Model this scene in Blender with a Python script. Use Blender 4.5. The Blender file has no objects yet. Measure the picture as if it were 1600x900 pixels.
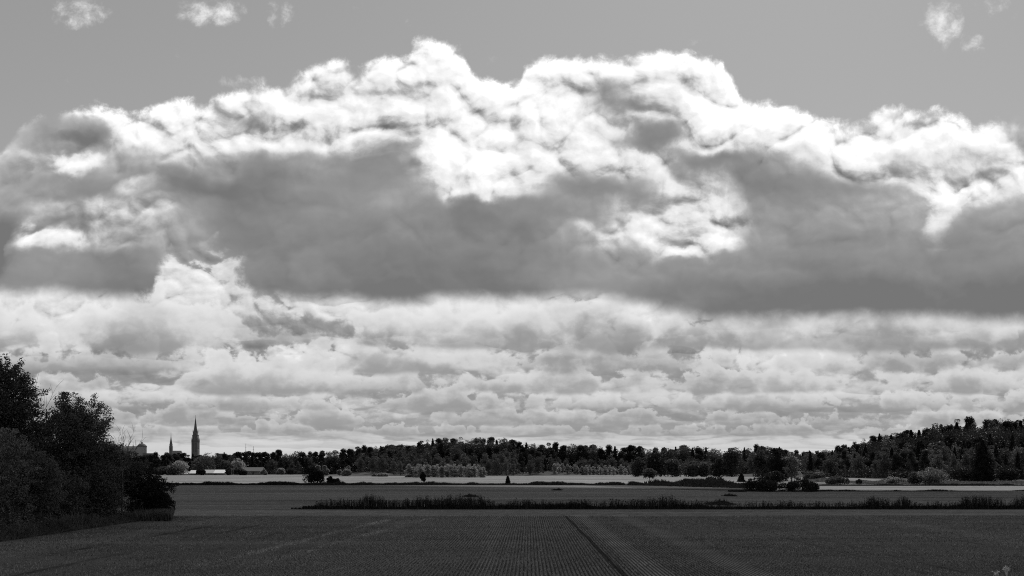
import bpy, math, random
import numpy as np
from mathutils import Vector, Matrix

scene = bpy.context.scene
C = scene.collection
R = math.radians

# ------------------------------------------------------------------ camera
F = 1556.0            # focal length in pixels of a 1600 px wide picture (35 mm lens)
YH = 732.0            # row of the horizon
CAM_H = 5.3
cam_d = bpy.data.cameras.new('camera')
cam = bpy.data.objects.new('camera', cam_d)
C.objects.link(cam)
cam.location = (0, 0, CAM_H)
cam.rotation_euler = (R(90), 0, 0)
cam_d.sensor_width = 36.0
cam_d.lens = 36.0 * F / 1600.0
cam_d.shift_y = (YH - 450.0) / 1600.0
cam_d.clip_start = 0.5
cam_d.clip_end = 60000.0
scene.camera = cam

# ------------------------------------------------------------------ view
vs = scene.view_settings
vs.view_transform = 'Standard'
vs.look = 'None'
vs.exposure = 0.0
vs.gamma = 1.0
vs.use_curve_mapping = False
scene.cycles.use_denoising = False
scene.cycles.filter_width = 1.1
scene.cycles.max_bounces = 8
scene.cycles.diffuse_bounces = 3
scene.cycles.transmission_bounces = 4
scene.cycles.transparent_max_bounces = 8
scene.cycles.volume_bounces = 1

# ------------------------------------------------------------------ sun
SUN_EL, SUN_AZ = 43.0, 17.0            # ahead of the camera, a little to the right, hidden above the cloud bank
sd = Vector((math.sin(R(SUN_AZ)) * math.cos(R(SUN_EL)), math.cos(R(SUN_AZ)) * math.cos(R(SUN_EL)), math.sin(R(SUN_EL))))
sun_d = bpy.data.lights.new('sun', 'SUN')
sun_d.energy = 3.2
sun_d.angle = R(0.53)
sun_d.color = (1.0, 0.99, 0.975)
sun = bpy.data.objects.new('sun', sun_d)
C.objects.link(sun)
sun.rotation_euler = (-sd).to_track_quat('-Z', 'Y').to_euler()

# ------------------------------------------------------------------ node arithmetic
class Net:
    def __init__(s, nt):
        s.nt = nt
    def node(s, typ, **kw):
        n = s.nt.nodes.new(typ)
        for k, v in kw.items():
            setattr(n, k, v)
        return n
    def put(s, sock, v):
        if isinstance(v, E):
            s.nt.links.new(v.o, sock)
        elif isinstance(v, bpy.types.NodeSocket):
            s.nt.links.new(v, sock)
        else:
            sock.default_value = v
    def math(s, op, a, b=None, c=None, clamp=False):
        n = s.node('ShaderNodeMath', operation=op)
        n.use_clamp = clamp
        s.put(n.inputs[0], a)
        if b is not None: s.put(n.inputs[1], b)
        if c is not None: s.put(n.inputs[2], c)
        return E(s, n.outputs[0])
    def vec(s, x, y, z=0.0):
        n = s.node('ShaderNodeCombineXYZ')
        for i, v in enumerate((x, y, z)): s.put(n.inputs[i], v)
        return E(s, n.outputs[0])
    def sep(s, v):
        n = s.node('ShaderNodeSeparateXYZ')
        s.put(n.inputs[0], v)
        return [E(s, o) for o in n.outputs]
    def noise(s, v, scale, detail=6.0, rough=0.55, lac=2.0, dist=0.0, dims='3D', color=False):
        n = s.node('ShaderNodeTexNoise', noise_dimensions=dims)
        s.put(n.inputs['Vector'], v)
        n.inputs['Scale'].default_value = scale
        n.inputs['Detail'].default_value = detail
        n.inputs['Roughness'].default_value = rough
        n.inputs['Lacunarity'].default_value = lac
        n.inputs['Distortion'].default_value = dist
        return E(s, n.outputs['Color' if color else 'Fac'])
    def billow(s, v, scale, detail, rough=0.5, lac=2.1):      # round heads parted by sharp creases, about 0..1
        n = s.node('ShaderNodeTexNoise', noise_dimensions='2D', noise_type='RIDGED_MULTIFRACTAL')
        s.put(n.inputs['Vector'], v)
        n.inputs['Scale'].default_value = scale
        n.inputs['Detail'].default_value = detail
        n.inputs['Roughness'].default_value = rough
        n.inputs['Lacunarity'].default_value = lac
        n.inputs['Offset'].default_value = 0.9
        n.inputs['Gain'].default_value = 1.0
        n.inputs['Distortion'].default_value = 0.0
        return 1.0 - E(s, n.outputs['Fac']) * 0.62
    def voronoi(s, v, scale, detail=2.0, rough=0.5, smooth=0.35, dims='2D'):
        n = s.node('ShaderNodeTexVoronoi', voronoi_dimensions=dims, feature='SMOOTH_F1')
        s.put(n.inputs['Vector'], v)
        n.inputs['Scale'].default_value = scale
        n.inputs['Detail'].default_value = detail
        n.inputs['Roughness'].default_value = rough
        n.inputs['Smoothness'].default_value = smooth
        return E(s, n.outputs['Distance'])
    def ss(s, v, a, b):                       # smoothstep from a to b, 0..1 (a may be above b)
        n = s.node('ShaderNodeMapRange', interpolation_type='SMOOTHSTEP')
        s.put(n.inputs[0], v)
        if a < b:
            lo, hi, f0, f1 = a, b, 0.0, 1.0
        else:
            lo, hi, f0, f1 = b, a, 1.0, 0.0
        for i, q in enumerate((lo, hi, f0, f1)): n.inputs[i + 1].default_value = q
        return E(s, n.outputs[0])
    def curve(s, v, pts):                     # one float curve: pts (x, y) in 0..1
        n = s.node('ShaderNodeFloatCurve')
        s.put(n.inputs['Value'], v)
        c = n.mapping.curves[0]
        fill(c, pts)
        n.mapping.update()
        return E(s, n.outputs[0])
    def curves3(s, v, rows):
        n = s.node('ShaderNodeRGBCurve')
        s.put(n.inputs['Color'], s.vec(v, v, v))
        for i, pts in enumerate(rows):
            fill(n.mapping.curves[i], pts)
        n.mapping.update()
        return E(s, n.outputs[0])
    def dot(s, a, b):
        n = s.node('ShaderNodeVectorMath', operation='DOT_PRODUCT')
        s.put(n.inputs[0], a); s.put(n.inputs[1], b)
        return E(s, n.outputs['Value'])
    def mix(s, a, b, f):
        return a + (b - a) * f if isinstance(a, E) or isinstance(b, E) else (b - a) * f + a

def fill(c, pts):
    P = c.points
    while len(P) > 2: P.remove(P[1])
    P[0].location = pts[0]; P[1].location = pts[-1]
    for p in pts[1:-1]: P.new(*p)

class E:
    def __init__(s, net, o): s.n, s.o = net, o
    def __add__(s, b): return s.n.math('ADD', s, b)
    __radd__ = __add__
    def __sub__(s, b): return s.n.math('SUBTRACT', s, b)
    def __rsub__(s, b): return s.n.math('SUBTRACT', b, s)
    def __mul__(s, b): return s.n.math('MULTIPLY', s, b)
    __rmul__ = __mul__
    def __truediv__(s, b): return s.n.math('DIVIDE', s, b)
    def __rtruediv__(s, b): return s.n.math('DIVIDE', b, s)
    def __pow__(s, b): return s.n.math('POWER', s, b)
    def max(s, b): return s.n.math('MAXIMUM', s, b)
    def min(s, b): return s.n.math('MINIMUM', s, b)
    def abs(s): return s.n.math('ABSOLUTE', s)
    def sat(s): return s.n.math('ADD', s, 0.0, clamp=True)

# ------------------------------------------------------------------ sky: Nishita behind procedural cumulus, laid out by compass direction and elevation
A_ROUGH, A_NEAR, A_MID, A_STUB, A_CROP = 0.060, 0.165, 0.150, 0.195, 0.165
HAZE = 0.0
BANK = [  # brightness of the big cumulus bank: 12 rows of elevation from high to low, 17 columns of direction
 [240]*17,
 [240,240,240,240,235,228,220,250,240,250,245,245,250,250,250,250,250],
 [240,240,240,240,225,225,212,240,248,232,225,250,255,255,250,250,250],
 [235,200,240,235,222,230,225,238,250,240,205,250,255,255,225,215,170],
 [205,158,225,240,222,222,230,246,248,238,200,246,250,254,250,250,185],
 [175,188,172,185,158,170,152,236,232,222,220,158,165,200,222,195,240],
 [165,158,152,140,145,150,150,212,232,150,160,212,155,160,172,226,220],
 [160,182,202,165,145,150,158,162,168,158,192,225,165,165,170,162,165],
 [135,200,188,172,140,150,155,160,148,165,205,198,165,160,160,158,160],
 [130,158,145,165,140,145,145,145,146,155,162,155,155,155,150,150,155],
 [142,148,140,138,136,134,131,134,131,150,142,140,138,140,140,140,140],
 [135,135,132,130,130,130,128,130,128,140,132,132,132,132,132,132,132],
]
REAR = [  # the lower, farther rows of cumulus: 12 rows down to the horizon
 [205,205,190,172,190]+[205]*12,
 [210,210,188,200,185]+[210]*12,
 [215,215,198,208,180,205,215,215,215,200,205,215,220,220,220,220,220],
 [200,205,215,200,188,205,205,220,215,178,218,222,228,225,220,220,220],
 [215,205,212,198,180,170,205,215,200,178,222,175,212,192,185,215,205],
 [190,205,185,200,155,160,166,214,172,185,175,165,210,220,178,205,165],
 [165,165,155,188,196,205,198,200,188,150,155,172,200,200,165,160,160],
 [160,150,150,185,196,200,190,172,190,185,160,168,185,190,180,190,195],
 [190,190,196,198,195,188,165,166,170,205,202,185,200,198,190,185,180],
 [160,160,160,156,170,178,190,165,170,172,165,175,166,165,172,180,175],
 [190,176,175,180,166,165,170,170,175,170,165,165,165,168,180,180,180],
 [200,202,200,200,205,200,196,200,205,200,200,205,205,205,205,205,205],
]
TOP = [(0,247),(22,222),(50,197),(83,199),(110,177),(130,169),(185,172),(205,183),(225,177),(270,168),(300,171),(320,178),(332,160),(355,150),(385,140),
 (420,137),(450,126),(490,106),(520,96),(540,100),(557,118),(575,106),(600,93),(620,94),(632,96),(644,78),(662,67),(690,71),(715,80),(730,106),(745,127),(780,131),
 (808,134),(822,106),(850,97),(900,92),(960,95),(1000,89),(1030,81),(1060,82),(1085,82),(1105,92),(1130,106),(1145,128),(1160,156),(1175,165),(1200,165),(1220,169),
 (1250,183),(1300,192),(1325,197),(1357,193),(1368,178),(1395,168),(1420,175),(1440,183),(1460,177),(1490,181),(1510,192),(1520,203),(1535,197),(1560,192),(1600,194)]
BASE = [(0,452),(100,455),(200,458),(232,445),(250,418),(272,396),(300,386),(340,386),(368,408),(395,440),(420,455),(450,462),(550,469),(620,472),(700,470),(800,465),
 (900,462),(940,465),(980,475),(1050,486),(1100,498),(1150,500),(1250,498),(1350,493),(1450,497),(1520,500),(1600,498)]

def build_world():
    w = bpy.data.worlds.new('World')
    scene.world = w
    w.use_nodes = True
    nt = w.node_tree
    nt.nodes.clear()
    N = Net(nt)
    tc = N.node('ShaderNodeTexCoord')
    dx, dy, dz = N.sep(tc.outputs['Generated'])
    # direction -> bearing / elevation, both as tangents, in units of the 1556 px lens
    ady = dy.abs().max(0.12)
    X = dx / ady * F + 800.0
    Y = YH - dz / ady * F
    Xc = X.max(-900.0).min(2500.0)
    P = N.vec(Xc * (1 / 100.0), Y * (1 / 100.0), 0.0)
    # ---- domain warp: broad and fine
    wn = N.noise(P, 0.7, 8.0, 0.52, 2.1, color=True)
    w1, w2, w3 = N.sep(wn)
    WX = (w1 - 0.5)
    WY = (w2 - 0.5)
    # ---- cauliflower relief and its sunward slope
    def relief(sx, sy, off, detail, rough, wz):
        """billows of about 100/sx by 100/sy px, and the slope of their surface towards the sun"""
        va = N.vec(Xc * (0.01 * sx) + WX * wz, Y * (0.01 * sy) + WY * wz, 0.0)
        vb = N.vec(Xc * (0.01 * sx) + WX * wz + off * 0.5, Y * (0.01 * sy) + WY * wz - off, 0.0)
        a = N.noise(va, 1.0, detail, rough, 2.1, dims='2D')
        b = N.noise(vb, 1.0, detail, rough, 2.1, dims='2D')
        c = N.billow(va, 0.8, 4.0)
        d = N.billow(vb, 0.8, 4.0)
        return a * 0.6 + c * 0.4, (a - b) * 0.6 + (c - d) * 0.30
    h1, slope = relief(1.4, 1.8, 0.17, 6.0, 0.48, 0.8)

    f1 = N.noise(N.vec(Xc * 0.01 + WX * 0.6, Y * 0.01 + WY * 0.6, 5.0), 5.0, 6.0, 0.62, 2.1)

    def table(rows, sx, ty, y0, dy_):
        """rows of brightness looked up at (sx, ty) with soft interpolation between rows"""
        s = ((sx + 0.0) / 1600.0).max(0.0).min(1.0)
        t = ((ty - y0) / dy_).max(0.0).min(float(len(rows) - 1))
        acc = None
        for k in range(0, len(rows), 3):
            grp = [[(i / 16.0, v / 255.0) for i, v in enumerate(r)] for r in rows[k:k + 3]]
            wts = []
            for j in range(k, k + 3):
                d_ = (t - float(j)).abs()
                wts.append(N.ss(d_, 1.0, 0.0))
            c = N.curves3(s, grp)
            v = N.dot(c, N.vec(*wts))
            acc = v if acc is None else acc + v
        return acc

    # ---- clear sky (Nishita, as a grey value)
    sky = N.node('ShaderNodeTexSky', sky_type='NISHITA')
    sky.sun_disc = False
    sky.sun_elevation = R(SUN_EL)
    sky.sun_rotation = R(SUN_AZ)
    sky.altitude = 20.0
    sky.air_density = 1.0
    sky.dust_density = 0.3
    bw = N.node('ShaderNodeRGBToBW')
    nt.links.new(sky.outputs[0], bw.inputs[0])
    clear = E(N, bw.outputs[0]) * SKY_K          # in units of the Background strength
    # ---- rear rows of cumulus: billows shrink and flatten towards the horizon
    el = (YH - Y).max(0.0)
    rA, sA = relief(2.2, 3.1, 0.18, 7.0, 0.54, 0.8)
    rB, sB = relief(1.9, 4.6, 0.17, 7.0, 0.56, 0.7)
    rC, sC = relief(1.6, 8.0, 0.15, 6.0, 0.55, 0.5)
    kA = N.ss(el, 110.0, 190.0)
    kC = N.ss(el, 85.0, 45.0)
    rr = N.mix(N.mix(rB, rA, kA), rC, kC)
    rs = N.mix(N.mix(sB, sA, kA), sC, kC)
    ry = Y + (rr - 0.5) * (kA * 62.0 + 34.0 - kC * 20.0) + WY * (kA * 30.0)
    rx = X + WX * 120.0 + (rr - 0.5) * 60.0
    rear = table(REAR, rx, ry, 400.0, 27.0)
    tab = rear
    rear = rear + (N.ss(rear, 0.64, 0.82) - 0.5) * (0.07 + kA * 0.10)
    puff = N.ss((rr - 0.47) + (rear - 0.74) * 1.1 + (f1 - 0.5) * 0.30, -0.08, 0.13)
    rear = rear * 0.80 + (0.065 + puff * 0.095) + (puff - 0.5) * (0.05 * kA - kC * 0.045)
    rear = rear + ((rr - 0.5) * 0.20 + rs * 0.75 + (f1 - 0.5) * 0.12) * (0.45 + kA * 0.55 - kC * 0.25)
    # near clouds hang lower-lit flat bases over the bright heads of the ones behind
    bn = N.noise(N.vec(Xc * 0.0042, (el + 12.0) ** 0.4 * 0.9, 9.0), 1.0, 3.0, 0.5)
    rw = N.math('LOGARITHM', el + 14.0, 2.718) * 2.6 + (bn - 0.5) * 3.0 + (f1 - 0.5) * 0.10 + WY * 0.25
    fr_ = N.math('FRACT', rw)
    saw = (N.ss(fr_, 0.0, 0.9) - 0.5) * N.ss(fr_, 1.0, 0.94) - 0.5 * N.ss(fr_, 0.94, 1.0)
    rear = rear + saw * (N.ss(bn, 0.30, 0.60) * 0.13 + 0.05) * (0.55 + kA * 0.45)
    # rows of separate heaped clouds with flat grey bases, far ones first
    for (yb, hk, s_, cov, dk, lt, op) in ((680, 20, 3.0, 0.42, 0.66, 0.80, 0.6), (662, 26, 2.4, 0.46, 0.64, 0.80, 0.7), (640, 38, 1.9, 0.44, 0.63, 0.83, 0.8),
                                          (612, 50, 1.5, 0.46, 0.60, 0.86, 0.85), (580, 66, 1.15, 0.45, 0.58, 0.90, 0.85), (545, 84, 0.95, 0.40, 0.58, 0.93, 0.8)):
        k_ = 0.01 * s_
        pr = N.noise(N.vec(Xc * (k_ * 0.34), yb * 1.7, 0.0), 1.0, 3.0, 0.5, dims='2D')
        va = N.vec(Xc * k_ * 1.5 + WX * 0.25, Y * (k_ * 1.9) + yb * 3.1, 0.0)
        nn = N.noise(va, 1.0, 6.0, 0.55, 2.1, dims='2D') * 0.75 + N.billow(va, 0.9, 4.0) * 0.22 + 0.03
        t_ = (yb - Y + (pr - 0.5) * (hk * 0.8)) / float(hk)
        e_ = (pr - cov) * 4.4 + (nn - 0.5) * 2.3 + 0.25 - t_          # depth below the heads
        mk = N.ss(e_, -0.08, 0.16) * N.ss(t_ + (nn - 0.5) * 0.16, -0.06, 0.12) * op
        cv = dk - 0.03 + (lt - dk + 0.11) * (N.ss(e_, 1.1, 0.0) * 0.7 + N.ss(t_, 0.1, 0.9) * 0.3) + (nn - 0.55) * (0.26 * min(1.0, hk / 50.0)) + (tab - 0.74) * 0.45
        rear = N.mix(rear, cv, mk * (N.ss(nn * 0.5 + pr, 0.45, 0.85) * 0.55 + 0.45))
    rear = rear - (rear - 0.80).max(0.0) * 0.45
    rear = rear + (0.62 - rear).max(0.0) * 0.55
    # ---- the bank
    bx = X + WX * 110.0 + (h1 - 0.5) * 50.0
    by = Y + WY * 80.0 + (h1 - 0.5) * 60.0
    bank = table(BANK, bx, by, 60.0, 40.0)
    for (cx, cy, rx_, ry_, a) in ((748, 262, 60, 30, 0.10), (770, 300, 34, 22, 0.10), (700, 300, 26, 26, 0.08), (1462, 330, 26, 62, 0.17), (1500, 296, 70, 18, 0.10), (115, 262, 42, 22, 0.22), (225, 300, 40, 20, 0.14), (60, 385, 70, 20, 0.12), (1090, 388, 60, 18, 0.16),
                                  (1010, 222, 60, 22, -0.16), (960, 152, 60, 34, -0.16), (110, 212, 50, 18, -0.10), (8, 370, 45, 42, -0.10), (640, 225, 70, 22, -0.10), (400, 185, 60, 14, -0.10), (1420, 250, 40, 20, -0.14), (1395, 185, 30, 12, -0.12), (1580, 212, 26, 14, -0.08), (800, 350, 90, 26, -0.06)):
        q = (bx - float(cx)) / float(rx_)
        p = (by - float(cy)) / float(ry_)
        bank = bank + N.ss(q * q + p * p, 1.6, 0.0) * a
    lit = N.ss(bank, 0.58, 0.92)           # where it is thin and sunlit
    g = bank + (h1 - 0.5) * (lit * 0.34 + 0.06) + slope * (lit * 1.2 + 0.08) + (f1 - 0.5) * (lit * 0.16 + 0.01) - lit * 0.02
    body = N.noise(N.vec(Xc * 0.0038 + WX * 0.5, Y * 0.0075 + WY * 0.5, 2.0), 1.0, 4.0, 0.55)
    g = g + (body - 0.5) * (0.30 - lit * 0.22)
    # steeper change between sunlit heads and grey body
    g = g + (N.ss(g, 0.62, 0.90) - 0.5) * 0.13
    g = g.max(0.46) - lit * 0.03
    top = N.curve((Xc / 1600.0).max(0.0).min(1.0), [(a / 1600.0, b / 900.0) for a, b in TOP]) * 900.0
    fr = (w3 - 0.5) * 40.0 + (h1 - 0.5) * 24.0 + (f1 - 0.5) * 34.0
    inside = Y - top + fr                  # px below the silhouette
    m_top = N.ss(inside, -9.0, 10.0)
    g = g - (g - 0.88).max(0.0) * 0.35
    rim = N.ss(inside, 46.0, 4.0)
    g = g + rim * 0.10
    base = N.curve(((Xc + WX * 50.0) / 1600.0).max(0.0).min(1.0), [(a / 1600.0, b / 900.0) for a, b in BASE]) * 900.0
    hole = N.ss((X - 305.0).abs(), 110.0, 60.0)
    dn = base - Y + WY * (hole * 70.0 + 34.0) + (h1 - 0.5) * (hole * 90.0 + 16.0) + (f1 - 0.5) * (hole * 50.0 + 10.0)
    m_base = N.ss(dn, -13.0, 16.0)
    # ---- the little clouds above
    small = None
    for (cx, cy, rx_, ry_, a) in ((122, 16, 46, 32, 1.0), (330, 20, 54, 24, 0.9), (438, 24, 26, 30, 0.6), (1474, 32, 32, 32, 0.55), (1528, 66, 24, 16, 0.35), (1564, 14, 44, 20, 0.35), (1085, 66, 16, 9, 0.8), (385, 128, 42, 14, 0.75)):
        q = ((X - float(cx)) / float(rx_))
        p = ((Y - float(cy)) / float(ry_))
        b = (1.0 - (q * q + p * p)).max(-1.5) * a
        small = b if small is None else small.max(b)
    small = N.ss(small * 0.55 + (w3 - 0.5) * 1.9 + (f1 - 0.5) * 1.5, 0.0, 0.90) * N.ss(small, -1.2, 0.1)
    # ---- scattered cumulus over the rest of the sky (outside the picture)
    D3 = N.vec(dx, dy, dz * 2.2)
    o1 = N.noise(D3, 2.3, 6.0, 0.55)
    other = N.ss(o1, 0.52, 0.62) * 0.85
    side = N.ss(dy, 0.62, 0.40)            # 1 beside and behind the camera
    high = N.ss(Y, -60.0, -360.0)
    out = side.max(high)
    # ---- put together in display values, then to light
    GAM = 2.2
    clear_v = ((clear * 0.1) ** (1 / GAM) - 0.62) * 0.5 + 0.600
    v = N.mix(clear_v, rear, N.ss(Y + WY * 40.0, 372.0, 400.0))
    m = m_top * m_base
    v = N.mix(v, g, m)
    v = N.mix(v, 0.96, small * N.ss(Y, 150.0, 120.0) * 0.95)
    gen = N.mix(clear_v, 0.72 + (0.62 - o1) * 1.2, other)
    v = N.mix(v, gen, out)
    v = N.mix(v, 0.80, N.ss(Y, 690.0, 725.0) * 0.85)
    v = N.mix(v, 0.45, N.ss(dz, 0.0, -0.03))
    lin = v.max(0.02) ** GAM * 10.0
    bg = N.node('ShaderNodeBackground')
    N.put(bg.inputs['Color'], N.vec(lin, lin, lin))
    bg.inputs['Strength'].default_value = 0.1
    wo = N.node('ShaderNodeOutputWorld')
    nt.links.new(bg.outputs[0], wo.inputs[0])
    w.cycles.sampling_method = 'MANUAL'
    w.cycles.sample_map_resolution = 512
SKY_K = 1.0
build_world()
# ------------------------------------------------------------------ helpers
rng = np.random.default_rng(7)
random.seed(7)

def px(X, y):
    """lateral position of picture column X at distance y"""
    return (X - 800.0) / F * y
def ydist(Y):
    return CAM_H * F / (Y - YH)
def zat(Y, y):
    return CAM_H + (YH - Y) / F * y

def mesh_np(name, verts, faces, mat=None, parent=None, smooth=False, mats=None, midx=None):
    """verts (n,3); faces (m,k) with k = 3 or 4"""
    verts = np.asarray(verts, dtype=np.float32); faces = np.asarray(faces, dtype=np.int32)
    me = bpy.data.meshes.new(name)
    k = faces.shape[1]
    me.vertices.add(len(verts)); me.vertices.foreach_set('co', verts.ravel())
    me.loops.add(faces.size); me.loops.foreach_set('vertex_index', faces.ravel())
    me.polygons.add(len(faces)); me.polygons.foreach_set('loop_start', np.arange(0, faces.size, k, dtype=np.int32))
    if smooth: me.polygons.foreach_set('use_smooth', np.ones(len(faces), dtype=bool))
    for m in (mats or ([mat] if mat else [])): me.materials.append(m)
    if midx is not None: me.polygons.foreach_set('material_index', np.asarray(midx, dtype=np.int32))
    me.update(calc_edges=True)
    o = bpy.data.objects.new(name, me)
    C.objects.link(o)
    if parent: o.parent = parent
    return o

def polymesh(name, verts, faces, mat, parent=None, smooth=False):
    me = bpy.data.meshes.new(name)
    me.from_pydata([tuple(v) for v in verts], [], [tuple(f) for f in faces])
    me.materials.append(mat)
    if smooth: me.polygons.foreach_set('use_smooth', [True] * len(me.polygons))
    me.update()
    o = bpy.data.objects.new(name, me)
    C.objects.link(o)
    if parent: o.parent = parent
    return o

class MB:
    """collects simple solids into one mesh"""
    def __init__(s): s.v, s.f = [], []
    def add(s, v, f):
        n = len(s.v); s.v += [tuple(p) for p in v]; s.f += [tuple(i + n for i in q) for q in f]
        return s
    def box(s, x0, x1, y0, y1, z0, z1):
        v = [(x0, y0, z0), (x1, y0, z0), (x1, y1, z0), (x0, y1, z0), (x0, y0, z1), (x1, y0, z1), (x1, y1, z1), (x0, y1, z1)]
        return s.add(v, [(0, 3, 2, 1), (4, 5, 6, 7), (0, 1, 5, 4), (1, 2, 6, 5), (2, 3, 7, 6), (3, 0, 4, 7)])
    def ngon(s, cx, cy, n, rings, rot=0.0, cap=True):
        """rings of (radius, z) from the bottom up, n sides"""
        v = []
        for r, z in rings:
            for i in range(n):
                a = rot + 2 * math.pi * i / n
                v.append((cx + r * math.cos(a), cy + r * math.sin(a), z))
        f = []
        for k in range(len(rings) - 1):
            for i in range(n):
                j = (i + 1) % n
                f.append((k * n + i, k * n + j, (k + 1) * n + j, (k + 1) * n + i))
        if cap:
            f.append(tuple(range(n - 1, -1, -1)))
            f.append(tuple((len(rings) - 1) * n + i for i in range(n)))
        return s.add(v, f)
    def gable(s, x0, x1, y0, y1, z0, z1, hip=0.0, over=0.0):
        ym = (y0 + y1) / 2
        v = [(x0 - over, y0 - over, z0), (x1 + over, y0 - over, z0), (x1 + over, y1 + over, z0), (x0 - over, y1 + over, z0), (x0 + hip - over, ym, z1), (x1 - hip + over, ym, z1)]
        return s.add(v, [(0, 1, 5, 4), (2, 3, 4, 5), (1, 2, 5), (3, 0, 4), (0, 3, 2, 1)])
    def tube(s, pts, radii, n=7):
        rings = []
        for i, p in enumerate(pts):
            p = Vector(p)
            t = (Vector(pts[min(i + 1, len(pts) - 1)]) - Vector(pts[max(i - 1, 0)])).normalized()
            a = t.cross(Vector((0.3, 1, 0.1))).normalized(); b = t.cross(a)
            rings.append([p + (a * math.cos(2 * math.pi * k / n) + b * math.sin(2 * math.pi * k / n)) * radii[i] for k in range(n)])
        v = [q for r in rings for q in r]; f = []
        for i in range(len(pts) - 1):
            for k in range(n):
                j = (k + 1) % n
                f.append((i * n + k, i * n + j, (i + 1) * n + j, (i + 1) * n + k))
        f.append(tuple(range(n))[::-1]); f.append(tuple((len(pts) - 1) * n + k for k in range(n)))
        return s.add(v, f)
    def build(s, name, mat, parent=None, smooth=False):
        return polymesh(name, s.v, s.f, mat, parent, smooth)

def tag(o, label=None, cat=None, group=None, kind=None):
    if label: o['label'] = label
    if cat: o['category'] = cat
    if group: o['group'] = group
    if kind: o['kind'] = kind
    return o

def empty(name, loc, label=None, cat=None, group=None, rz=0.0):
    o = bpy.data.objects.new(name, None)
    o.location = loc; o.rotation_euler = (0, 0, rz); o.empty_display_size = 0.5
    C.objects.link(o)
    return tag(o, label, cat, group)

# ------------------------------------------------------------------ materials
def new_mat(name):
    m = bpy.data.materials.new(name); m.use_nodes = True
    nt = m.node_tree; nt.nodes.clear()
    N = Net(nt)
    out = N.node('ShaderNodeOutputMaterial')
    return m, nt, N, out

def grey_mat(name, base, var=0.15, scale=1.0, rough=0.85, spec=0.2, detail=5.0, metal=0.0):
    m, nt, N, out = new_mat(name)
    tc = N.node('ShaderNodeTexCoord')
    n = N.noise(tc.outputs['Object'], scale, detail, 0.6)
    v = base * (1.0 + (n - 0.5) * (2.0 * var))
    b = N.node('ShaderNodeBsdfPrincipled')
    N.put(b.inputs['Base Color'], N.vec(v, v, v))
    b.inputs['Roughness'].default_value = rough
    b.inputs['Specular IOR Level'].default_value = spec
    b.inputs['Metallic'].default_value = metal
    nt.links.new(b.outputs[0], out.inputs[0])
    return m

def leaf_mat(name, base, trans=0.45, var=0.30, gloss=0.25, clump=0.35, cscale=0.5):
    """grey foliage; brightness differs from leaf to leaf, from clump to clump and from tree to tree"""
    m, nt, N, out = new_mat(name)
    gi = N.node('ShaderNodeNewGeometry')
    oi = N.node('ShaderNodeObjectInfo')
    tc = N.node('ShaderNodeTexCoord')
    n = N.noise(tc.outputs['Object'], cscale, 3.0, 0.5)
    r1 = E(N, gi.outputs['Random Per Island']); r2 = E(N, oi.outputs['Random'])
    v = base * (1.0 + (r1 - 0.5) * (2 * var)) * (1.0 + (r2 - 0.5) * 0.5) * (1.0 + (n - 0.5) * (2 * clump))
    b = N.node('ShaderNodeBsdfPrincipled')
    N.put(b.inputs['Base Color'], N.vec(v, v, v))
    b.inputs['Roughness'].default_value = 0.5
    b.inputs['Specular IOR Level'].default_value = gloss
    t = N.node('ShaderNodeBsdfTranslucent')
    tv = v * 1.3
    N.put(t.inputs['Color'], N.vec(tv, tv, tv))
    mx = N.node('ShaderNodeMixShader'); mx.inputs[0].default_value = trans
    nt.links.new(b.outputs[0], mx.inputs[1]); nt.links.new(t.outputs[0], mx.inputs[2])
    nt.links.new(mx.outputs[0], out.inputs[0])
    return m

M_LEAF = leaf_mat('broad_leaves', 0.068, 0.35, 0.25, 0.04)
M_LEAF_PALE = leaf_mat('pale_leaves', 0.22, 0.5, 0.3, 0.12)
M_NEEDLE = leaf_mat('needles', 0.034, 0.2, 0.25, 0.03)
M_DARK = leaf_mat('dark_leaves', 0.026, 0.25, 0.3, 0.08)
M_GROVE = leaf_mat('grove_leaves', 0.070, 0.35, 0.85, 0.6, 0.8, 0.7)  # wide leaf-to-leaf tone stands in for sunlit highlights in the grove
M_WILLOW = leaf_mat('willow_leaves', 0.13, 0.4, 0.6, 0.4, 0.85, 0.7)
M_BARK = grey_mat('bark', 0.10, 0.4, 3.0)
M_BARK_PALE = grey_mat('pale_bark', 0.28, 0.4, 3.0)
M_WEED = leaf_mat('dry_weeds', 0.035, 0.3, 0.5, 0.1)
M_GRASS = leaf_mat('rough_grass', 0.095, 0.4, 0.5, 0.1, 0.7, 0.6)
M_STRAW = leaf_mat('straw', 0.45, 0.3, 0.3, 0.2, 0.1)

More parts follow.
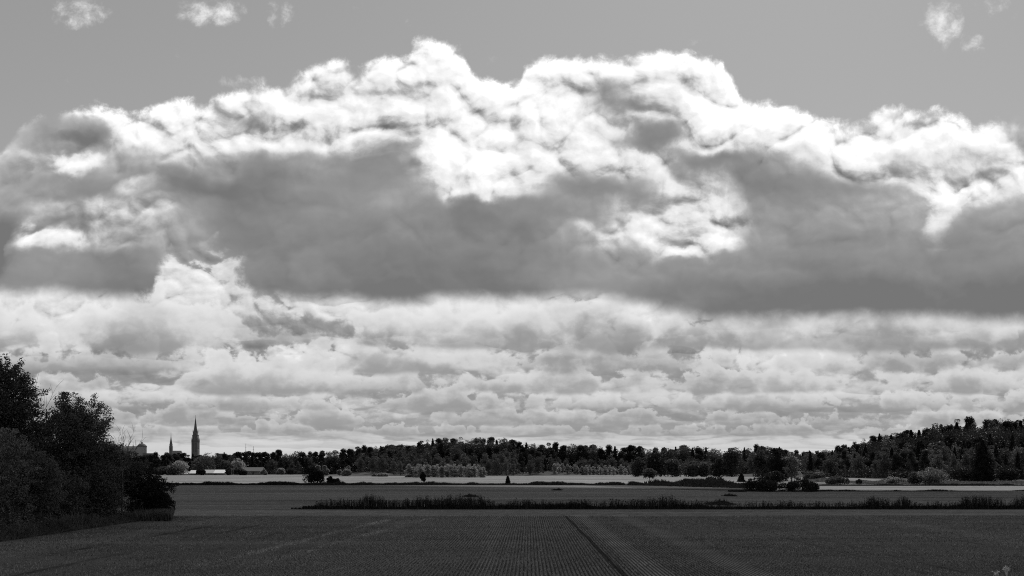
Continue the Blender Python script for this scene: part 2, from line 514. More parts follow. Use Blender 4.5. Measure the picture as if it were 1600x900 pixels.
def field_mat(name, base, kind):
    m, nt, N, out = new_mat(name)
    tc = N.node('ShaderNodeTexCoord')
    p = tc.outputs['Object']
    x, y, z = N.sep(p)
    ps = N.vec(x * 0.35, y, z)                # drawn out along the width of the field
    big = N.noise(ps, 0.035, 5.0, 0.55)
    mid = N.noise(p, 0.6, 5.0, 0.6)
    fine = N.noise(p, 6.0, 4.0, 0.7)
    v = 1.0 + (big - 0.5) * 1.5 + (mid - 0.5) * 1.4 + (fine - 0.5) * 1.3
    bands = N.noise(N.vec(x * 0.012, y * 0.22, 0.0), 1.0, 4.0, 0.6)
    v = v + (bands - 0.5) * 1.5
    if kind == 'near':
        wob = (N.noise(N.vec(x * 0.3, y * 0.10, 0.0), 1.0, 5.0, 0.6) - 0.5) * 0.45
        q = x - y * 0.0167 + wob * 0.12
        head = N.ss(y + wob * 8.0, 110.0, 114.0)                         # headland sown across
        rows = N.math('SINE', q * (2 * math.pi / 0.205)) * 0.5 + 0.5
        rstr = N.ss(mid + big, 0.75, 1.15) * 0.30 + 0.60
        v = v * (1.0 - (1.0 - rows) * rstr * (1.0 - head))
        def line(c, sl, w, amt, soft=0.5, broken=0.0):
            d = (x - y * sl - c + wob).abs()
            k = N.ss(d, w * (1 + soft), w * (1 - soft) if soft < 1 else 0.0) * (1.0 - head)
            if broken: k = k * N.ss(N.noise(N.vec(x * 0.8, y * 0.16, c), 1.0, 4.0, 0.7), 0.42, 0.60)
            return k * amt
        dark = line(5.19, 0.0068, 0.16, 0.80, 0.4)
        for c, sl, w, a in ((20.8, 0.0, 0.22, 0.5), (23.0, 0.0, 0.22, 0.45), (30.0, 0.04, 0.25, 0.45), (42.0, 0.03, 0.3, 0.4), (-25.5, 0.02, 0.3, 0.5), (-29.5, 0.02, 0.35, 0.5), (-20.0, 0.01, 0.3, 0.35)):
            dark = dark.max(line(c, sl, w, a, 0.5, 1.0))
        lite = line(12.2, 0.0, 0.8, 0.30, 0.7).max(line(7.0, 0.006, 0.8, 0.38, 0.7)).max(line(-1.5, 0.0, 0.5, 0.20, 0.7)).max(line(33.0, 0.05, 1.2, 0.35, 0.7)).max(line(-33.0, 0.03, 1.5, 0.35, 0.7))
        sp = N.noise(N.vec(x * 2.2, y * 0.6, 0.0), 1.0, 4.0, 0.7)
        st = line(-21.5, 0.085, 0.45, 1.0, 0.7, 1.0).max(line(-19.8, 0.105, 0.5, 0.7, 0.7, 1.0)).max(line(-12.6, 0.02, 0.5, 0.35, 0.7, 1.0)) * N.ss(sp, 0.40, 0.62)
        v = v * (1.0 - dark) * (1.0 + lite) + st * 0.9
        v = v * (1.0 + head * 0.12)
    elif kind == 'stubble':
        v = v + (N.noise(N.vec(x * 0.012, y * 0.035, 2.0), 1.0, 4.0, 0.6) - 0.5) * 1.6
    else:
        tr = N.math('SINE', (y - x * 0.16) * 0.42) * 0.5 + 0.5
        v = v - tr ** 6.0 * 0.16 + (N.noise(N.vec(x * 0.01, y * 0.06, 5.0), 1.0, 4.0, 0.6) - 0.5) * 0.8
    v = v.max(0.08) * base
    b = N.node('ShaderNodeBsdfPrincipled')
    N.put(b.inputs['Base Color'], N.vec(v, v, v))
    b.inputs['Roughness'].default_value = 0.95
    b.inputs['Specular IOR Level'].default_value = 0.05
    bp = N.node('ShaderNodeBump')
    bp.inputs['Strength'].default_value = 0.6
    bp.inputs['Distance'].default_value = 0.06
    N.put(bp.inputs['Height'], fine + mid)
    nt.links.new(bp.outputs[0], b.inputs['Normal'])
    nt.links.new(b.outputs[0], out.inputs[0])
    return m

# ------------------------------------------------------------------ the ground, with the wooded rises and the castle mound
def hgt(x, y):
    h = 12.0 * np.exp(-((x + 42) / 75.0) ** 2 - ((y - 830) / 75.0) ** 2)
    h = h + 20.0 * np.exp(-((x - 390) / 150.0) ** 2 - ((y - 715) / 110.0) ** 2)
    h = h + 26.0 * np.exp(-((x + 890) / 130.0) ** 2 - ((y - 2330) / 130.0) ** 2)
    h = h + 9.0 * np.exp(-((x + 600) / 500.0) ** 2 - ((y - 2500) / 500.0) ** 2)
    return np.maximum(h - 1.2, 0.0)
gx = np.unique(np.concatenate([np.linspace(-6000, -700, 30), np.linspace(-1200, -600, 31), np.linspace(-600, 700, 80), np.linspace(700, 6000, 28)]))
gy = np.unique(np.concatenate([np.linspace(-1500, 480, 14), np.linspace(480, 1100, 48), np.linspace(1100, 2000, 14), np.linspace(2000, 2700, 26), np.linspace(2700, 6000, 16)]))
GX, GY = np.meshgrid(gx, gy)
GZ = hgt(GX, GY)
nx, ny = len(gx), len(gy)
idx = np.arange(nx * ny).reshape(ny, nx)
fq = np.stack([idx[:-1, :-1].ravel(), idx[:-1, 1:].ravel(), idx[1:, 1:].ravel(), idx[1:, :-1].ravel()], 1)
ground = mesh_np('ground', np.stack([GX.ravel(), GY.ravel(), GZ.ravel()], 1), fq, field_mat('rough_ground', A_ROUGH, 'plain'), smooth=True)
tag(ground, kind='structure')

def sheet(name, pts, z, mat):
    o = polymesh(name, [(p[0], p[1], z) for p in pts], [tuple(range(len(pts)))], mat)
    return tag(o, kind='structure')
sheet('near_field', [(-36.3, -60), (500, -60), (500, 128.5), (-500, 128.5), (-500, 112), (-40, 110), (-37.4, 108)], 0.004, field_mat('young_crop', A_NEAR, 'near'))
sheet('middle_field', [(-28, 131), (700, 131), (700, 229), (56, 229), (44, 243), (22, 311), (-700, 317), (-700, 128.5), (-40, 128.5)], 0.006, field_mat('short_crop', A_MID, 'plain'))
sheet('stubble_strip', [(60, 239), (700, 239), (700, 303), (66, 303)], 0.006, field_mat('pale_stubble', A_STUB, 'stubble'))
sheet('field_edge_strip', [(-700, 319), (22, 314), (22, 326), (-700, 331)], 0.006, field_mat('edge_grass', A_STUB * 0.8, 'stubble'))
sheet('stubble_field', [(-700, 355), (40, 350), (120, 350), (165, 400), (185, 520), (205, 700), (165, 800), (125, 860), (60, 905), (10, 905), (-5, 735), (-110, 705), (-160, 830), (-700, 830)], 0.012, field_mat('cut_stubble', A_STUB, 'stubble'))

# ------------------------------------------------------------------ unseen cloud mesh added overhead, out of the picture, to shade the near fields
def make_shadow_cloud():
    H = 1100.0
    ox, oy = sd.x / sd.z * H, sd.y / sd.z * H
    nu, nv = 70, 70
    us = np.linspace(-1, 1, nu); vs_ = np.linspace(-1, 1, nv)
    U, V = np.meshgrid(us, vs_)
    r = np.sqrt(U ** 2 + V ** 2) + 1e-6
    m = np.maximum(np.abs(U), np.abs(V)) + 1e-6
    U2, V2 = U * m / r, V * m / r             # square grid bent to a disc
    Lx, Ly = 620.0, 430.0
    p = 4.0                                    # push the disc to a rounded rectangle
    rr = np.sqrt(U2 ** 2 + V2 ** 2) + 1e-6
    k = rr / ((np.abs(U2 / rr) ** p + np.abs(V2 / rr) ** p) ** (1 / p) + 1e-9) / rr
    X_, Y_ = U2 * k * Lx, V2 * k * Ly
    edge = 1.0 - np.clip(rr, 0, 1)
    lump = sum(np.sin(X_ / s + a) * np.cos(Y_ / s * 1.1 + b) for s, a, b in ((60, 0.3, 1.2), (31, 2.0, 0.1), (17, 4.0, 2.2))) / 3
    T = 150 * np.sqrt(np.clip(edge * 2.2, 0, 1)) * (0.75 + 0.35 * lump)
    yc = 290.0 - 0.5 * X_                      # where the shadow ends on the ground
    wx = X_ * 1.0
    wy = Y_ - Ly + yc + lump * 6
    top = np.stack([wx + ox, wy + oy, H + 10 + T], 2).reshape(-1, 3)
    bot = np.stack([wx + ox, wy + oy, H - 12 * np.clip(edge * 4, 0, 1) * (1 + 0.5 * lump)], 2).reshape(-1, 3)
    n = nu * nv
    ii = np.arange(n).reshape(nv, nu)
    a = np.stack([ii[:-1, :-1].ravel(), ii[:-1, 1:].ravel(), ii[1:, 1:].ravel(), ii[1:, :-1].ravel()], 1)
    ring = np.concatenate([ii[0, :], ii[1:, -1], ii[-1, -2::-1], ii[-2:0:-1, 0]])
    nxt = np.roll(ring, -1)
    side = np.stack([ring + n, nxt + n, nxt, ring], 1)
    mt, nt, N, out = new_mat('cloud_white')
    b = N.node('ShaderNodeBsdfDiffuse'); b.inputs[0].default_value = (0.85, 0.85, 0.85, 1)
    nt.links.new(b.outputs[0], out.inputs[0])
    o = mesh_np('shadow_cloud', np.concatenate([top, bot]), np.concatenate([a, a[:, ::-1] + n, side]), mt, smooth=True)
    tag(o, kind='structure')
make_shadow_cloud()
# ------------------------------------------------------------------ foliage
def rand_rot(n, r):
    q = r.normal(size=(n, 4)); q /= np.linalg.norm(q, axis=1)[:, None]
    w, x, y, z = q.T
    return np.stack([1 - 2 * (y * y + z * z), 2 * (x * y - z * w), 2 * (x * z + y * w),
                     2 * (x * y + z * w), 1 - 2 * (x * x + z * z), 2 * (y * z - x * w),
                     2 * (x * z - y * w), 2 * (y * z + x * w), 1 - 2 * (x * x + y * y)], 1).reshape(n, 3, 3)

def leaves(P, size, r, aspect=1.0, long=0.0):
    """one small folded leaf or leaf tuft (a diamond) at each point"""
    n = len(P)
    s = size * r.uniform(0.6, 1.4, n)
    M = rand_rot(n, r)
    base = np.array([(-0.5, 0, 0), (0, -0.32 * aspect, 0.06), (0.5 + long, 0, 0), (0, 0.32 * aspect, 0.06)])
    V = np.einsum('nij,kj->nki', M, base) * s[:, None, None] + P[:, None, :]
    f = np.arange(n * 4).reshape(n, 4)
    return V.reshape(-1, 3), f

def ball_points(c, rad, n, r, shell=0.55, low=0.35):
    """points in the outer part of an ellipsoid, thinner underneath"""
    d = r.normal(size=(n, 3)); d /= np.linalg.norm(d, axis=1)[:, None]
    keep = (d[:, 2] > -0.2) | (r.random(n) < low)
    d = d[keep]
    t = shell + (1 - shell) * r.random(len(d)) ** 0.6
    return np.asarray(c) + d * t[:, None] * np.asarray(rad)

def limbs_mesh(mb, base, targets, r0, r, H):
    """tapered trunk with limbs that reach to the clumps"""
    tz = H * 0.72
    lean = np.array([r.normal() * 0.02, r.normal() * 0.02]) * H
    tr = [(0, 0, -0.3)] + [(lean[0] * t * t, lean[1] * t * t, tz * t) for t in (0.3, 0.6, 1.0)]
    mb.tube(tr, [r0 * 1.25, r0, r0 * 0.7, r0 * 0.3], 8)
    for t in targets:
        t = np.asarray(t)
        z0 = max(0.12 * H, min(t[2] * 0.55, tz * 0.9))
        k = z0 / tz
        a = np.array([lean[0] * k * k, lean[1] * k * k, z0])
        midp = a * 0.45 + t * 0.55 + np.array([0, 0, -0.06 * H * 0.5])
        mb.tube([a, midp, t], [r0 * 0.38, r0 * 0.22, r0 * 0.07], 5)

def broad_parts(H, W, r, n, leaf, clear=0.12, nclump=22, round_=1.0, twigs=True):
    """an uneven crown of clumps between clear*H and H; returns crown (V, f), trunk MB"""
    cl = []
    zc, hz = H * (clear + 1) / 2, H * (1 - clear) / 2
    for i in range(nclump):
        d = r.normal(size=3); d /= np.linalg.norm(d)
        d[2] = d[2] * 0.9 + 0.12
        rr = r.uniform(0.45, 0.80) if i % 4 else r.uniform(0.1, 0.45)
        zz = d[2] * rr * hz
        taper = 1.0 - 0.25 * round_ * max(0, d[2])
        c = np.array([d[0] * rr * W / 2 * taper, d[1] * rr * W / 2 * taper, zc + zz])
        s = r.uniform(0.17, 0.34) * W * 0.9
        cl.append((c, np.array([s, s, s * r.uniform(0.6, 0.9)])))
    cl.append((np.array([r.normal() * W * .05, r.normal() * W * .05, H - 0.16 * hz]), np.array([0.18 * W, 0.18 * W, 0.18 * hz])))
    if clear < 0.13:                          # foliage that hangs to the ground
        for i in range(8):
            a = r.uniform(0, 6.28); q = W * r.uniform(0.12, 0.34); s = W * r.uniform(0.16, 0.24)
            cl.append((np.array([q * math.cos(a), q * math.sin(a), H * (clear + 0.02) + s * r.uniform(0.5, 1.1)]), np.array([s, s, s])))
    vol = np.array([s[0] ** 2 for _, s in cl]); vol = vol / vol.sum()
    P = [ball_points(c, s, int(n * v) + 3, r) for (c, s), v in zip(cl, vol)]
    # loose sprays that break the outline
    for c, s in cl:
        d = c - np.array([0, 0, zc]); d = d / (np.linalg.norm(d) + 1e-6)
        for q in range(2):
            e = d + r.normal(size=3) * 0.5; e /= np.linalg.norm(e)
            t = np.linspace(0.7, 1.45, max(4, int(n * 0.0022)))
            P.append(c + e * s * t[:, None] + r.normal(size=(len(t), 3)) * 0.05 * W * 0.4)
    P = np.concatenate(P)
    P = P[P[:, 2] > 0.02 * H]
    ov = P[:, 2] > H
    P[ov, 2] = H * (1 - 0.10 * r.random(ov.sum()) ** 1.0)
    P[ov, :2] *= 0.8
    V, f = leaves(P, leaf, r)
    mb = MB()
    limbs_mesh(mb, None, [c for c, s in cl[::2]], 0.012 * H + 0.06, r, H)
    return (V, f), mb

def spruce_parts(H, W, r, n, leaf):
    z = H * (0.06 + 0.94 * r.random(n) ** 1.25)
    k = (H - z) / (H * 0.94)
    nb = max(8, int(H / 0.75))
    ph = r.uniform(0, 6.28, nb)
    lvl = np.clip((z / H * nb).astype(int), 0, nb - 1)
    lobes = 0.72 + 0.28 * np.cos(r.integers(0, 5, n) * 0 + 5 * (0)) * 0
    a = r.uniform(0, 6.28, n)
    lobe = 0.70 + 0.30 * np.cos(5 * (a + ph[lvl]))
    irr = r.uniform(0.65, 1.2, nb)[lvl]
    rad = W / 2 * (k ** 0.75) * lobe * irr * (0.35 + 0.65 * r.random(n) ** 0.6) + 0.10
    zz = z - rad * 0.30 + (z * nb / H - lvl) * 0.0
    P = np.stack([rad * np.cos(a), rad * np.sin(a), np.maximum(zz, 0.1)], 1)
    V, f = leaves(P, leaf, r, 0.8, 0.2)
    mb = MB(); mb.tube([(0, 0, -0.3), (0, 0, H * 0.5), (0, 0, H * 0.985)], [0.012 * H + 0.05, 0.008 * H, 0.02], 7)
    for lv in range(2, nb, 2):
        zb = H * lv / nb; q = W / 2 * ((H - zb) / H) ** 0.85 * 0.8
        for j in range(3):
            an = ph[lv] * -1 + j * 2.1
            mb.tube([(0, 0, zb), (q * math.cos(an), q * math.sin(an), zb - q * 0.2)], [0.05, 0.015], 4)
    return (V, f), mb

def pine_parts(H, W, r, n, leaf):
    cl = []
    for i in range(26):
        t = r.random() ** 0.8
        zz = H * (0.28 + 0.69 * t)
        q = W / 2 * (1.05 - 0.70 * t ** 1.5) * r.uniform(0.3, 0.8); a = r.uniform(0, 6.28)
        s = W * r.uniform(0.14, 0.25)
        cl.append((np.array([q * math.cos(a), q * math.sin(a), zz]), np.array([s, s, s * 0.85])))
    P = np.concatenate([ball_points(c, s, n // 26, r, 0.35, 0.6) for c, s in cl])
    V, f = leaves(P, leaf, r, 0.8, 0.2)
    mb = MB(); mb.tube([(0, 0, -0.3), (r.normal() * .2, 0, H * 0.5), (r.normal() * .2, 0, H * 0.93)], [0.012 * H + 0.05, 0.01 * H, 0.04], 7)
    for c, s in cl:
        mb.tube([(0, 0, c[2] - 0.06 * H), tuple(c)], [0.07, 0.025], 4)
    return (V, f), mb

def bush_parts(H, W, r, n, leaf, nclump=14):
    """a low shrub, foliage down to the ground, several stems"""
    cl = []
    for i in range(nclump):
        a = r.uniform(0, 6.28); q = math.sqrt(r.random()) * W / 2 * 0.72
        top = H * math.sqrt(max(0.05, 1 - (q / (W / 2)) ** 2)) * r.uniform(0.62, 0.95)
        s = min(W * 0.22, H * 0.40) * r.uniform(0.6, 1.25)
        for zz in (top - s * 0.5, top * 0.45):
            cl.append((np.array([q * math.cos(a), q * math.sin(a), max(zz, s * 0.5)]), np.array([s, s, s * 0.85])))
    P = np.concatenate([ball_points(c, s, n // len(cl) + 1, r, 0.5, 0.5) for c, s in cl])
    m = max(20, len(P) // 14)                 # shoots that stand out of the mass
    pick = P[r.integers(0, len(P), m)]; dd = pick - np.array([0, 0, H * 0.3]); dd /= np.linalg.norm(dd, axis=1)[:, None]
    P = np.concatenate([P, pick + (dd + r.normal(size=(m, 3)) * 0.4) * (0.10 * H * r.random(m))[:, None]])
    P[:, 2] = np.abs(P[:, 2]) + 0.02
    V, f = leaves(P, leaf, r)
    mb = MB()
    for c, s in cl[::4]:
        mb.tube([(c[0] * 0.25, c[1] * 0.25, -0.1), tuple(c * 0.6), tuple(c)], [0.05 + 0.008 * H, 0.04, 0.01], 5)
    return (V, f), mb

MAKERS = {'broad': broad_parts, 'spruce': spruce_parts, 'pine': pine_parts, 'bush': bush_parts}
NAMES = {'broad': 'broadleaf_tree', 'spruce': 'spruce_tree', 'pine': 'pine_tree', 'bush': 'shrub'}
def tree(kind, loc, H, W, n, leaf, mat, label, cat='tree', group=None, seed=0, name=None, bark=None, **kw):
    r = np.random.default_rng(seed)
    (V, f), mb = MAKERS[kind](H, W, r, n, leaf, **kw)
    root = empty(name or NAMES[kind], loc, label, cat, group)
    tr = mb.build('stem' if kind == 'bush' else 'trunk', bark or M_BARK, root, True)
    mesh_np('crown' if kind != 'bush' else 'foliage', V, f, mat, root)
    return root

def copy_thing(o, loc, rz, sc, label, group):
    c = o.copy(); C.objects.link(c)
    c.location = loc; c.rotation_euler = (0, 0, rz); c.scale = sc
    c['label'] = label; c['group'] = group
    for ch in o.children:
        d = ch.copy(); C.objects.link(d); d.parent = c
    return c

# ------------------------------------------------------------------ prototypes for the woods (each is then used as one of the trees)
PROTO = {}
def stock(key, kind, k, H, W, n, leaf, mat, **kw):
    PROTO[key] = [dict(o=tree(kind, (0, 0, 0), H, W, n, leaf, mat, 'x', seed=100 * len(PROTO) + i, **kw), H=H, used=False) for i in range(k)]
stock('broad', 'broad', 6, 16.0, 9.5, 5200, 0.50, M_LEAF, clear=0.08, nclump=26)
stock('birch', 'broad', 4, 16.0, 6.5, 4200, 0.42, leaf_mat('birch_leaves', 0.092, 0.40, 0.25, 0.04), clear=0.05, nclump=26, round_=2.2)
stock('spruce', 'spruce', 5, 20.0, 8.2, 6800, 0.62, M_NEEDLE)
stock('pine', 'pine', 6, 18.0, 8.5, 6500, 0.55, M_NEEDLE)
stock('young', 'broad', 4, 7.0, 3.4, 2200, 0.34, M_LEAF_PALE, clear=0.02, nclump=18, round_=1.6)

def plant(key, x, y, h, label, group, sq=1.0, z=None):
    k = random.randrange(len(PROTO[key]))
    d = PROTO[key][k]
    sc = h / d['H']
    zz = float(hgt(x, y)) if z is None else z
    rz = random.uniform(0, 6.28)
    S = (sc * sq, sc * sq, sc)
    if not d['used']:
        d['used'] = True
        o = d['o']; o.location = (x, y, zz); o.rotation_euler = (0, 0, rz); o.scale = S
        o['label'] = label; o['group'] = group; o['category'] = 'tree'
        return o
    return copy_thing(d['o'], (x, y, zz), rz, S, label, group)

def interp(X, pts):
    return float(np.interp(X, [p[0] for p in pts], [p[1] for p in pts]))

# skyline of the woods in the picture and the distance of their front edge
SKYL = [(150, 712), (232, 712), (240, 708), (300, 709), (360, 707), (430, 705), (470, 706), (520, 705), (560, 699), (600, 697), (640, 693), (670, 687), (700, 683), (740, 685), (780, 684), (810, 690), (840, 694),
        (880, 694), (920, 696), (960, 697), (1000, 698), (1030, 699), (1070, 697), (1110, 700), (1130, 705), (1150, 700), (1180, 697), (1210, 698), (1240, 703), (1265, 706), (1285, 702), (1310, 698), (1330, 690),
        (1370, 680), (1400, 675), (1430, 670), (1470, 662), (1500, 655), (1540, 652), (1600, 653), (1700, 650)]
def wood(X0, X1, rows, front, depth, mix, labels, group, fronth, spacing, dens=1.0):
    """rows of trees from the back, tall enough to make the skyline, to the front edge"""
    for k in range(rows):
        t = k / max(1, rows - 1)                  # 0 back, 1 front
        X = X0 + random.uniform(0, 8)
        while X < X1:
            y = interp(X, front) + depth * (1 - t) + random.uniform(-5, 5)
            x = px(X, y)
            g = float(hgt(x, y))
            sky_z = zat(interp(X, SKYL), y)
            hmax = sky_z - g
            h = hmax * random.uniform(0.88, 1.04) if k < 2 else (hmax * (1 - t) + fronth * t) * random.uniform(0.78, 1.05)
            h = max(5.0, min(27.0, h))
            key = random.choices(list(mix[0 if k < rows / 2 else 1].keys()), list(mix[0 if k < rows / 2 else 1].values()))[0]
            plant(key, x, y, h, labels[key], group, random.uniform(0.95, 1.3))
            X += spacing * random.uniform(0.75, 1.3) / y * F * {'broad': 1.15, 'birch': 0.95, 'spruce': 0.85, 'pine': 0.9, 'young': 0.6}[key]

wood(150, 650, 3, [(150, 940), (650, 900)], 60, [{'pine': 5, 'spruce': 1, 'broad': 2, 'birch': 1}, {'pine': 3, 'spruce': 2, 'broad': 3, 'birch': 2}],
     {'pine': 'dark pine in the long low wood on the left, behind the farm buildings', 'spruce': 'dark spruce in the long low wood on the left, behind the farm buildings',
      'broad': 'dark broadleaf tree in the long low wood on the left, behind the farm buildings', 'birch': 'slim birch in the long low wood on the left, behind the farm buildings'},
     'trees of the low wood on the left', 14, 6.5)
wood(560, 850, 5, [(560, 790), (620, 735), (700, 712), (780, 712), (850, 760)], 120, [{'pine': 4, 'broad': 4, 'spruce': 1, 'birch': 2}, {'broad': 6, 'birch': 4, 'pine': 1}],
     {'pine': 'dark pine on the wooded rise in the middle of the horizon', 'spruce': 'dark spruce on the wooded rise in the middle of the horizon',
      'broad': 'full round broadleaf tree on the wooded rise in the middle of the horizon', 'birch': 'lighter slim birch on the wooded rise in the middle of the horizon'},
     'trees of the wooded rise in the middle', 13, 6.5)
wood(845, 1270, 4, [(845, 790), (900, 845), (1000, 850), (1100, 800), (1270, 700)], 70, [{'pine': 5, 'spruce': 1, 'broad': 5, 'birch': 2}, {'broad': 6, 'birch': 4, 'spruce': 1}],
     {'pine': 'dark pine in the level wood right of the middle rise', 'spruce': 'dark spruce in the level wood right of the middle rise',
      'broad': 'broadleaf tree in the level wood right of the middle rise', 'birch': 'lighter slim birch in the level wood right of the middle rise'},
     'trees of the level wood right of the middle', 12, 6.8)
wood(1262, 1660, 7, [(1262, 640), (1330, 560), (1420, 520), (1520, 490), (1660, 470)], 190, [{'pine': 5, 'spruce': 5, 'broad': 1, 'birch': 2}, {'pine': 2, 'spruce': 4, 'broad': 4, 'birch': 4}],
     {'pine': 'dark pine on the tall wooded hill at the right edge', 'spruce': 'dark spruce on the tall wooded hill at the right edge',
      'broad': 'broadleaf tree on the tall wooded hill at the right edge', 'birch': 'slim birch on the tall wooded hill at the right edge'},
     'trees of the wooded hill on the right', 15, 6.6)

# pale young plantations along the woods
def plantation(X0, X1, y0, y1, n, hY, label, group):
    for i in range(n):
        X = X0 + (X1 - X0) * (i + random.uniform(-0.3, 0.3)) / (n - 1)
        y = random.uniform(y0, y1)
        h = zat(hY + random.uniform(-1.5, 4), y)
        plant('young', px(X, y), y, h, label, group, random.uniform(1.1, 1.5))
plantation(637, 757, 575, 610, 38, 726, 'pale young tree in the dense even plantation below the middle rise', 'young trees of the pale plantation')
plantation(868, 982, 760, 800, 20, 727, 'pale young tree in the loose row right of the middle rise', 'young trees in the loose row')
# undergrowth that closes the foot of the woods
def undergrowth(name, pts, depth, h, n, leaf, mat):
    r = np.random.default_rng(len(name) + n)
    t = r.random(n)
    seg = np.array([(px(X, y), y) for X, y in pts])
    s = np.interp(t, np.linspace(0, 1, len(seg)), seg[:, 0]); yy = np.interp(t, np.linspace(0, 1, len(seg)), seg[:, 1])
    yy = yy + r.random(n) * depth
    hh = h * (0.55 + 0.45 * np.sin(s * 0.35) * np.sin(s * 0.13 + 1))
    zz = hh * r.random(n) ** 0.7
    P = np.stack([s, yy, zz + hgt(s, yy)], 1)
    V, f = leaves(P, leaf, r)
    o = mesh_np(name, V, f, mat)
    tag(o, kind='stuff')
    return o
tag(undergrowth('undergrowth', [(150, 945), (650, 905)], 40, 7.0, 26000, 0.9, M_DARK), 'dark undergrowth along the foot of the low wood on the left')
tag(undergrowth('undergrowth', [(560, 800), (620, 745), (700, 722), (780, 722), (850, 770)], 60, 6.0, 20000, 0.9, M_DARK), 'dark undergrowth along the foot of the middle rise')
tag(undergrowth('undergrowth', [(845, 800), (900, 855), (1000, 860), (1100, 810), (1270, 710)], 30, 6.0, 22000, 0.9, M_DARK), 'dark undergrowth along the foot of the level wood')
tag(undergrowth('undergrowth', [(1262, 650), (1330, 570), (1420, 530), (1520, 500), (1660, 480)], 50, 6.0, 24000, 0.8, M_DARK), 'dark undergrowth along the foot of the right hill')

def backing(pts, off, depth, frac, n, leaf, label):
    """the unbroken interior of a wood: foliage up to a share of the skyline height"""
    r = np.random.default_rng(n)
    X = r.uniform(pts[0][0], pts[-1][0], n)
    yy = np.interp(X, [p[0] for p in pts], [p[1] for p in pts]) + off + r.random(n) * depth
    x = px(X, yy)
    g = hgt(x, yy)
    top = CAM_H + (YH - np.interp(X, [p[0] for p in SKYL], [p[1] for p in SKYL])) / F * yy - g
    lump = 0.86 + 0.14 * np.sin(x * 0.9) * np.sin(x * 0.37 + yy * 0.5)
    z = g + top * frac * lump * (1 - (1 - r.random(n)) ** 1.4)
    V, f = leaves(np.stack([x, yy, z], 1), leaf, r)
    tag(mesh_np('forest_interior', V, f, M_NEEDLE), label, kind='stuff')
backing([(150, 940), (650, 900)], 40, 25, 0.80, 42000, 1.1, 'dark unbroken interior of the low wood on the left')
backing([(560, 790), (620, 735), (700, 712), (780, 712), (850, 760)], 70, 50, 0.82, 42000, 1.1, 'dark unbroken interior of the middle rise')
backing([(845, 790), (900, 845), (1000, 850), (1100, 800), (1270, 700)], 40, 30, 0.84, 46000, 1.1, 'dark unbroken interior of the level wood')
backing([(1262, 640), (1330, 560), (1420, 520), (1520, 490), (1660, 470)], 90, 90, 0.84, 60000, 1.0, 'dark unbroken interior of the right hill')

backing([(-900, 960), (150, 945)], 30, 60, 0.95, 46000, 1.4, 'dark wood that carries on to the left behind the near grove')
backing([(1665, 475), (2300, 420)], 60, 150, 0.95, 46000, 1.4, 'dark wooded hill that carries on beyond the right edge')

# ------------------------------------------------------------------ single trees and shrubs in the middle distance
def single(kind, X0, X1, Ytop, Ybase, mat, label, cat='shrub', n=2600, leaf=None, y=None, **kw):
    y = y or ydist(Ybase)
    W = (X1 - X0) / F * y
    H = zat(Ytop, y)
    Xc = (X0 + X1) / 2
    leaf = leaf or max(0.20, 2.0 / F * y)
    if kind == 'bush': W *= 1.22; H *= 1.08
    n = int(n * 1.3)
    z = float(hgt(px(Xc, y), y))
    return tree(kind, (px(Xc, y), y, z), H - z, W, n, leaf, mat, label, cat, seed=int(X0 * 7 + Ytop), **kw)
single('bush', 478, 504, 729, 757.5, M_DARK, 'big black shrub standing alone on the far ditch, left of the middle', n=4500)
single('bush', 511, 522, 744, 757.5, M_DARK, 'smaller dark shrub just right of the big black shrub on the far ditch')
single('bush', 522, 530, 748, 757.5, M_DARK, 'smallest dark shrub of the three on the far ditch, its rightmost')
single('spruce', 789, 798, 744, 757.5, M_DARK, 'small dark pointed sapling alone on the far ditch near the middle', cat='tree')
single('pine', 656, 666, 738, 757.5, M_DARK, 'thin bare-stemmed sapling on the far ditch in front of the pale plantation', cat='tree')
single('broad', 1004, 1026, 732, 756, M_LEAF, 'small round tree on a visible stem, right of the gap in the far ditch', cat='tree', clear=0.3)
single('bush', 1055, 1103, 748, 759, M_DARK, 'long low dark hedge-like shrub on the far ditch, left of a rounder one', n=4500)
single('bush', 1100, 1131, 744, 759.5, M_DARK, 'dark dome-shaped shrub at the right end of the far ditch hedge', n=3600)
single('bush', 1160, 1217, 748, 768, M_DARK, 'large dark mound of shrub at the field edge, left one of two', n=7000)
single('bush', 1221, 1276, 749, 768, M_DARK, 'large dark mound of shrub at the field edge, right one of two', n=7000)
single('spruce', 1151, 1166, 739, 753, M_NEEDLE, 'small pointed conifer just left of the tall tree group on the far ditch', cat='tree')
single('bush', 1252, 1292, 737, 752, M_LEAF, 'broad grey shrub behind the right dark mound', n=4000)
single('bush', 1288, 1326, 744, 757, M_LEAF, 'low grey shrub right of the broad one, behind the right dark mound', n=4000)
single('bush', 1383, 1413, 744.5, 756, M_LEAF_PALE, 'pale rounded shrub on rough grass below the right hill, left of a bigger one', n=3400)
single('bush', 1428, 1476, 732, 757, leaf_mat('grey_leaves', 0.12), 'biggest pale rounded shrub on rough grass below the right hill', n=6500)
single('bush', 1418, 1434, 738, 757, M_LEAF, 'dark upright shrub leaning on the biggest pale one below the right hill', n=2200)
single('bush', 1339, 1346, 749, 756, M_LEAF, 'tiny grey shrub on rough grass below the right hill')
single('broad', 1176, 1206, 697, 753, M_LEAF, 'tall dark tree at the left of the nearer group before the level wood', cat='tree', n=9000, y=425, clear=0.05)
single('broad', 1196, 1232, 700, 753, M_NEEDLE, 'broad black tree in the middle of the nearer group before the level wood', cat='tree', n=9000, y=405, clear=0.03)
single('broad', 1222, 1252, 706, 753, M_LEAF_PALE, 'loose-leaved tree, coloured pale as if lit, at the right of the nearer group before the level wood', cat='tree', n=6000, y=430, clear=0.10)  # pale leaf colour paints in the lit right side of the group
